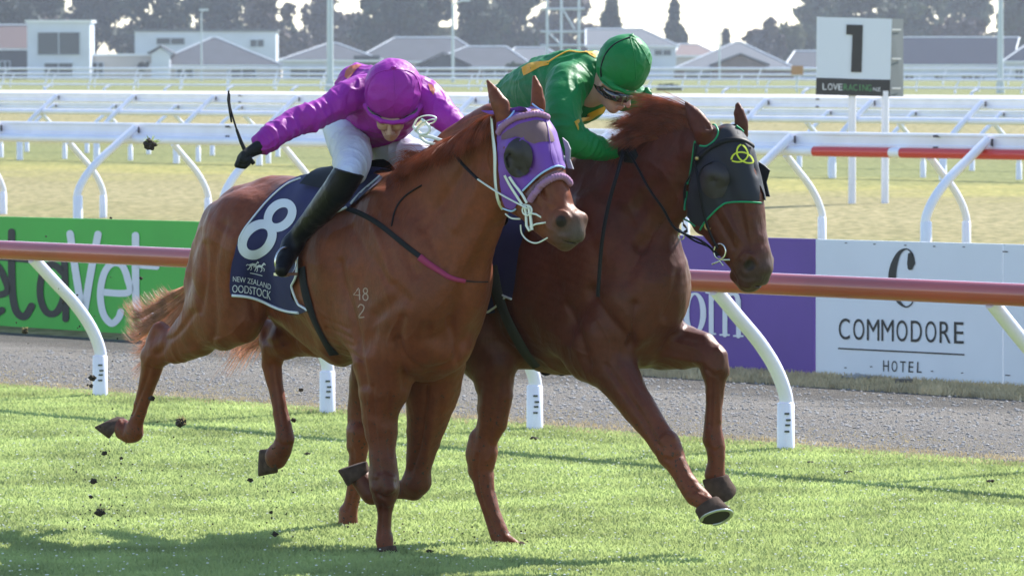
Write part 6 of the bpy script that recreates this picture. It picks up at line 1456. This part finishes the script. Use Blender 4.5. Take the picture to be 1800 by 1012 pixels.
def face(fr, parent, P0, up, fw, s=1.0, name='face'):
    """head with brow, nose, cheeks, lips, chin and ears; fw faces forward, up towards the crown"""
    up = Vector(up).normalized(); fw = Vector(fw); fw = (fw - up * fw.dot(up)).normalized(); sd = fw.cross(up)
    f = Field(FW(P0), (-.17, -.17, -.17), (.17, .17, .17), .0034)
    X = lambda a, b, c_: Vector(P0) + fw * a * s + sd * b * s + up * c_ * s
    f.cones([(X(-.02, 0, .03), .078), (X(.0, 0, .045), .076)], 0); f.cones([(X(.02, 0, -.01), .062), (X(.035, 0, -.055), .042)], .03)      # skull, jaw
    f.cones([(X(.058, 0, -.078), .020)], .025)                                                                                     # chin
    f.cones([(X(.083, 0, .012), .008), (X(.100, 0, -.012), .010), (X(.108, 0, -.024), .0125)], .010)                              # nose
    for q in (-1, 1):
        f.cones([(X(.094, q * .012, -.028), .0075)], .006); f.cones([(X(.062, q * .034, -.016), .022)], .02); f.cones([(X(.078, q * .030, .028), .012), (X(.082, q * .012, .026), .010)], .012)
        f.cones([(X(.078, q * .030, .008), .011)], .008, sub=True); f.cones([(X(.070, q * .030, .008), .0125)], .002)
        f.cones([(X(-.005, q * .080, .015), .014), (X(-.010, q * .083, -.012), .010)], .006, q=.45, nrm=sd)
    f.cones([(X(.084, .020, -.049), .006), (X(.091, 0, -.047), .0075), (X(.084, -.020, -.049), .006)], .005); f.cones([(X(.080, .016, -.059), .006), (X(.087, 0, -.059), .008), (X(.080, -.016, -.059), .006)], .005)
    f.cones([(X(.088, .022, -.0535), .0016), (X(.097, 0, -.0530), .0018), (X(.088, -.022, -.0535), .0016)], .003, sub=True)
    f.cones([(X(-.03, 0, -.04), .055), (X(-.07, 0, -.10), .054)], .03)
    o, HW, HQ = field_obj(name, f, m_skin, parent, smooth=1); return o, X, bvh(HW, HQ)
face(None, bd1, at(688, 199, 23.97), Vector((0, -.62, .78)), Vector((-.06, -.70, -.70)), 1.0, 'head')
# orange-red shoulder patches of the silks
for poly in ([(612, 141), (606, 135), (608, 125), (616, 117), (628, 114), (636, 115), (628, 122), (620, 131)], [(752, 148), (760, 150), (765, 158), (762, 168), (756, 160)]):
    drape('patch', poly, TJ, .003, m_maroon, j1c, sp=3.5)
# ---------------------------------------------------------------- rider 2 (green)
j2 = empty('jockey', at(985, 290, 24.3), 'jockey in green and yellow silks crouched low on the black-hooded horse', 'person', 'jockeys')
torso2 = [(1030, 138, 24.12, 46), (1005, 141, 24.18, 54), (960, 152, 24.3, 52), (925, 166, 24.42, 46), (900, 178, 24.52, 40)]
chest2 = [(1030, 178, 24.15, 36), (990, 190, 24.25, 40), (940, 195, 24.4, 40)]
armN = [(1000, 148, 24.02, 38), (990, 172, 23.93, 34), (988, 200, 23.88, 32), (994, 228, 23.85, 30), (1006, 246, 23.85, 29), (1030, 255, 23.86, 25), (1055, 262, 23.9, 20), (1076, 264, 23.93, 17)]
armF = [(1085, 155, 24.28, 32), (1112, 172, 24.32, 27), (1130, 190, 24.32, 20), (1140, 215, 24.3, 18), (1125, 250, 24.25, 15)]
f = fld(torso2 + armN + armF, .06, .0058); CH(f, torso2, 0); CH(f, chest2, .04); CH(f, armN, .045); CH(f, armF, .04)
CH(f, [(1040, 118, 24.15, 30), (1056, 122, 24.14, 26)], .02); CH(f, [(1030, 150, 24.1, 36), (1040, 166, 24.1, 25)], .03)
up2 = ax((988, 200, 23.9), (1000, 148, 24.02)); fo2 = ax((1006, 246, 23.85), (1070, 263, 23.9))
g2, GW, GQ = field_obj('jacket', f, m_grn, j2, smooth=1, fold=(.0045, [(A_((985, 185, 23.8)), (.45, 0, 1), .045, .09, .006), (A_((1005, 240, 23.8)), (.9, 0, -.5), .040, .08, .006), (A_((1045, 260, 23.85)), fo2, .03, .06, .003), (A_((950, 140, 24.2)), (1, 0, .5), .07, .12, .004)], 8))
TG = bvh(GW, GQ)
drape('yellow_panel', [(917, 120), (930, 112), (945, 109), (964, 108), (966, 114), (950, 118), (936, 126), (921, 134)], TG, .003, m_yel, g2, sp=4)
drape('yellow_panel', [(1028, 84), (1044, 82), (1052, 92), (1046, 103), (1036, 97), (1030, 90)], TG, .003, m_yel, g2, sp=4)
mb = MB(); strap(mb, [(964, 110), (985, 97), (1006, 88), (1030, 85)], TG, .002, .010, .002); mb.build('yellow_back_stripe', m_yel, g2)
mb = MB(); strap(mb, [(1012, 222), (1026, 212), (1044, 200), (1062, 192)], TG, .003, .040, .002); mb.build('yellow_chest_band', m_yel, g2)
mb = MB(); mb.tube([at(1070, 263, 23.925), at(1084, 264, 23.94)], [.041, .038], 18); mb.build('cuff', m_blk, j2)
glove_hand('glove', at(1086, 262, 23.94), at(1105, 260, 23.93), Vector((.25, -.3, -.9)), Vector((-.2, .9, .35)), .02, m_glove, j2, -1)
glove_hand('glove', at(1128, 248, 24.22), at(1122, 262, 24.18), Vector((.3, -.3, -.9)), Vector((-.2, .9, .2)), .02, m_glove, j2, 1)
seat2 = [(900, 190, 24.6, 42), (915, 200, 24.5, 40)]; thN = [(915, 205, 24.45, 38), (945, 235, 24.25, 33), (968, 258, 24.1, 27)]; thF = [(920, 205, 24.7, 36), (985, 235, 24.6, 32), (1030, 262, 24.5, 26)]
f = fld(seat2 + thN + thF, .05, .007); CH(f, seat2, 0); CH(f, thN, .04); CH(f, thF, .04); field_obj('breeches', f, m_breech, j2, smooth=1, fold=(.003, [], 7))
for s_, top in ((1, [(965, 262, .33, 26), (930, 300, .33, 26), (888, 350, .33, 18), (872, 368, .34, 17), (880, 385, .40, 14)]), (-1, [(1035, 262, -.30, 26), (1000, 310, -.31, 27), (960, 375, -.31, 18), (950, 395, -.31, 17), (968, 412, -.32, 15)])):
    bc = chl(fr2, top); f = field_pts([bc], .04, .006); f.cones(bc, 0); field_obj('boot', f, m_boot, j2, smooth=1)
f = fld(torso2 + armN + armF + seat2 + thN, .06, .0075)
for L_ in (torso2, armN, armF, seat2, thN, thF): CH(f, skin(L_, .78), .02)
CH(f, [(1040, 128, 24.14, 26), (1075, 135, 24.05, 28), (1085, 140, 24.02, 30)], .02)
bd2, _, _ = field_obj('body', f, m_skin, j2, smooth=1)
fw2 = Vector((.55, -.42, -.72)); upv2 = Vector((.45, -.25, .72))
hd2, X2, TH2 = face(None, bd2, at(1079, 150, 24.0), upv2, fw2, 1.0, 'head')
cp2, TCP2 = cap('cap', 1097, 112, 23.97, 47, 52, math.radians(22), m_grn, j2, [(1058, 138, 23.92, 3.5), (1078, 153, 23.88, 4), (1102, 163, 23.87, 4), (1124, 166, 23.89, 4), (1141, 158, 23.92, 3.5)], None,
    [[(1111, 67), (1128, 85), (1142, 115)], [(1108, 67), (1115, 100), (1118, 140)]])
mb = MB(); drape_line(mb, [(1062, 152), (1056, 128), (1062, 100), (1080, 78), (1108, 66)], TCP2, .001, .004); mb.build('goggle_elastic', m_blk, cp2)
m_teal = mat('brim_teal', (.02, .28, .17), .5)
mb = MB(); drape_line(mb, [(1059, 144), (1078, 158), (1102, 167), (1124, 169), (1140, 162)], TCP2, .001, .004); mb.build('brim_edging', m_teal, cp2)
f = Field(FW(at(1112, 66, 23.95)), (-.06, -.06, -.06), (.06, .06, .06), .003); CH(f, [(1104, 70, 23.95, 4), (1110, 66, 23.94, 6), (1117, 70, 23.94, 4)], 0); CH(f, [(1110, 66, 23.94, 4), (1112, 61, 23.95, 2.5)], .004); field_obj('cap_knot', f, m_grn, cp2, smooth=1)
f = Field(FW(at(1138, 165, 23.88)), (-.08, -.08, -.08), (.08, .08, .08), .0035); CH(f, [(1137, 157, 23.9, 4), (1141, 165, 23.88, 5), (1135, 172, 23.88, 4), (1128, 175, 23.88, 2.5)], 0, q=.6, nrm=(0, 1, 0)); field_obj('cap_tail', f, m_grn, cp2, smooth=1, fold=(.003, [], 2))
# goggles of rider 2
mb = MB(); strap(mb, [(1052, 150), (1062, 160), (1076, 168), (1092, 172), (1104, 172), (1112, 169)], TH2, .004, .040, .010); gg = mb.build('goggles', m_gog, j2)
mb = MB(); lc = hit(TH2, 1071, 163, .016); mb.tube([lc + Vector((math.cos(t) * .016, -.006 * math.cos(t), math.sin(t) * .017)) for t in np.linspace(0, 2 * PI, 17)[:-1]], .0025, 6, closed=True); mb.build('lens_rim', m_glove, gg)
f = Field(FW(X2(.088, 0, -.053)), (-.04, -.04, -.04), (.04, .04, .04), .002); f.cones([(X2(.082, .018, -.050), .0035), (X2(.093, 0, -.048), .004), (X2(.082, -.018, -.050), .0035)], 0); field_obj('lips', f, m_lip, hd2, smooth=1)
# ================================================================ clods of turf in the air and on the grass
m_clod = mat('soil', (.045, .032, .022), .95, var=.4, vscale=60, bump=.6, bscale=120)
CL = [(264, 255, 24.8, 12.5, 'dark clod with a grass tuft thrown up left of the whip', 1), (318, 742, 24.6, 9.5, 'round clod with dry straws in the air beside the raised hind hoof', 1), (162, 664, 25.5, 7, 'dark clod flying just in front of the leftmost post foot', 0), (160, 678, 25.5, 4, 'smaller clod under the one by the leftmost post foot', 0),
      (266, 700, 24.8, 6, 'small clod between the raised hind cannon and the rail', 0), (184, 796, 24.5, 5, 'small clod just under the raised hind hoof', 0), (213, 805, 24.5, 3.5, 'tiny clod right of the clod under the hind hoof', 0), (165, 845, 24.3, 6.5, 'elongated clod in the air at lower left', 0), (160, 873, 24.2, 4, 'tiny clod under the elongated clod at lower left', 0),
      (176, 900, 24.0, 9, 'broad flat clod landing at lower left', 1), (529, 685, 25, 4, 'round clod floating over the path left of the second post', 0), (516, 738, 25, 5, 'clod beside the fetlock of the folded hind leg', 0), (440, 843, 24.4, 5, 'clod below the round hind hoof', 0), (484, 938, 24.0, 6, 'clod resting near the shadow edge below the horses', 0),
      (476, 900, 24.1, 3.5, 'tiny clod above the clod at the shadow edge', 0), (248, 489, 26, 3.6, 'tiny clod in front of the green board', 0), (44, 582, 27, 6, 'clod in front of the lower edge of the green board', 1), (940, 770, None, 8, 'dark divot of turf at the foot of the third post', 0), (755, 968, None, 7, 'clod on the grass right of the planted foreleg', 0),
      (1492, 830, None, 8, 'clod on the grass at the right near the path', 0), (1740, 845, None, 7, 'clod on the grass at the far right', 0), (1424, 812, None, 6, 'clod on the grass right of the fourth post foot', 0), (195, 345 + 38, 26, 2.5, 'speck of soil over the dry infield left of the chestnut rump', 0), (540, 797, None, 6, 'dark divot in the turf right of the folded hind hoof', 0)]
m_straw = mat('straw', (.40, .33, .15), .8, trans=.3)
for i, (px, py, D, r, lb, tuft) in enumerate(CL):
    p = at(px, py, D) if D else onground(px, py, .02)
    rt = empty('turf_clod', p, lb, 'clod', 'clods of turf kicked up by the hooves'); rr = r * .82 * p.y / FPX
    rock('soil_lump', p, rr, m_clod, 50 + i, (1.1, 1, .9 if D else .5), rt)
    if tuft:
        rg_2 = random.Random(i); mb = MB()
        for k in range(26):
            d = Vector((rg_2.uniform(-1, 1), rg_2.uniform(-1, 1), rg_2.uniform(-.1, 1.3))).normalized() * rr * rg_2.uniform(1.2, 2.3); s_ = d.cross(Vector((rg_2.uniform(-1, 1), 1, 0))).normalized() * .0022
            b0 = p + d * .25; mb.add([b0 - s_, b0 + s_, p + d * .7 + s_ + Vector((0, 0, .003)), p + d], [(0, 1, 2, 3)])
        mb.build('grass_tuft', m_blade if i == 0 and 'm_blade' in globals() else m_straw, rt)

# fine spray of soil and torn grass behind the hooves
ico = bmesh.new(); bmesh.ops.create_icosphere(ico, subdivisions=1, radius=1); IV2 = np.array([v.co[:] for v in ico.verts]); IF2 = np.array([[v.index for v in f.verts] for f in ico.faces]); ico.free()
rg = np.random.default_rng(77); V = []; F = []; k = 0
for (cx_, cy_, sx_, sy_, n_) in ((185, 800, 30, 60, 60), (330, 760, 60, 60, 26), (480, 880, 25, 45, 34), (170, 905, 30, 14, 30), (600, 900, 50, 40, 20), (120, 560, 90, 50, 16), (890, 940, 40, 20, 20), (700, 960, 40, 18, 20)):
    for _ in range(n_):
        p = np.array(at(cx_ + rg.normal() * sx_, cy_ + rg.normal() * sy_, rg.uniform(23.6, 25.2))); p[2] = max(p[2], .02); r = rg.uniform(.0015, .005)
        V.append(IV2 * r * rg.uniform(.5, 1.5, (len(IV2), 1)) + p); F.append(IF2 + len(IV2) * k); k += 1
tag(mesh_np('soil_spray', np.concatenate(V), np.concatenate(F), m_clod, smooth=False), kind='stuff')
# ================================================================ haze
mh = bpy.data.materials.new('haze'); mh.use_nodes = True; hn = mh.node_tree.nodes; hl = mh.node_tree.links; hn.clear()
pv = hn.new('ShaderNodeVolumePrincipled'); pv.inputs['Color'].default_value = (.82, .88, 1, 1); pv.inputs['Density'].default_value = .00017; pv.inputs['Anisotropy'].default_value = .5
ho = hn.new('ShaderNodeOutputMaterial'); hl.new(pv.outputs[0], ho.inputs['Volume'])
mb = MB(); mb.box((-300, 900, 18), 3800, 3900, 44); tag(mb.build('haze', mh), kind='stuff')
# ================================================================ separate pieces that share one mesh become objects of their own
def split_loose(o):
    me = o.data; n = len(me.vertices); par = list(range(n))
    def fd(a):
        while par[a] != a: par[a] = par[par[a]]; a = par[a]
        return a
    for e in me.edges:
        a, b_ = fd(e.vertices[0]), fd(e.vertices[1])
        if a != b_: par[a] = b_
    # pieces that share a position (duplicated cap rings) stay together
    pos = {}
    for v in me.vertices:
        k = tuple(round(x, 4) for x in v.co); r = fd(v.index)
        if k in pos:
            q = fd(pos[k])
            if q != r: par[r] = q
        else: pos[k] = v.index
    groups = {}
    for p in me.polygons: groups.setdefault(fd(p.vertices[0]), []).append(p.index)
    if len(groups) < 2: return
    keep = True; mats = list(me.materials)
    for g, ps in groups.items():
        vs = {}; V = []; F = []; S = []
        for pi in ps:
            f = []
            for v in me.polygons[pi].vertices:
                if v not in vs: vs[v] = len(V); V.append(tuple(me.vertices[v].co))
                f.append(vs[v])
            F.append(f); S.append(me.polygons[pi].use_smooth)
        m2 = bpy.data.meshes.new(me.name); m2.from_pydata(V, [], F); m2.polygons.foreach_set('use_smooth', S)
        for m_ in mats: m2.materials.append(m_)
        m2.update()
        if keep: o.data = m2; keep = False
        else:
            c_ = o.copy(); c_.data = m2; COL.objects.link(c_)
for o in list(bpy.data.objects):
    if o.type == 'MESH' and o.name.split('.')[0] in ('crossbar', 'upright', 'neck_strap', 'light_blue_edging', 'green_edging', 'bracket', 'screw_head', 'girth_buckle', 'red_section', 'joint', 'piping', 'bit_keeper', 'lip_strap', 'seam'): split_loose(o)
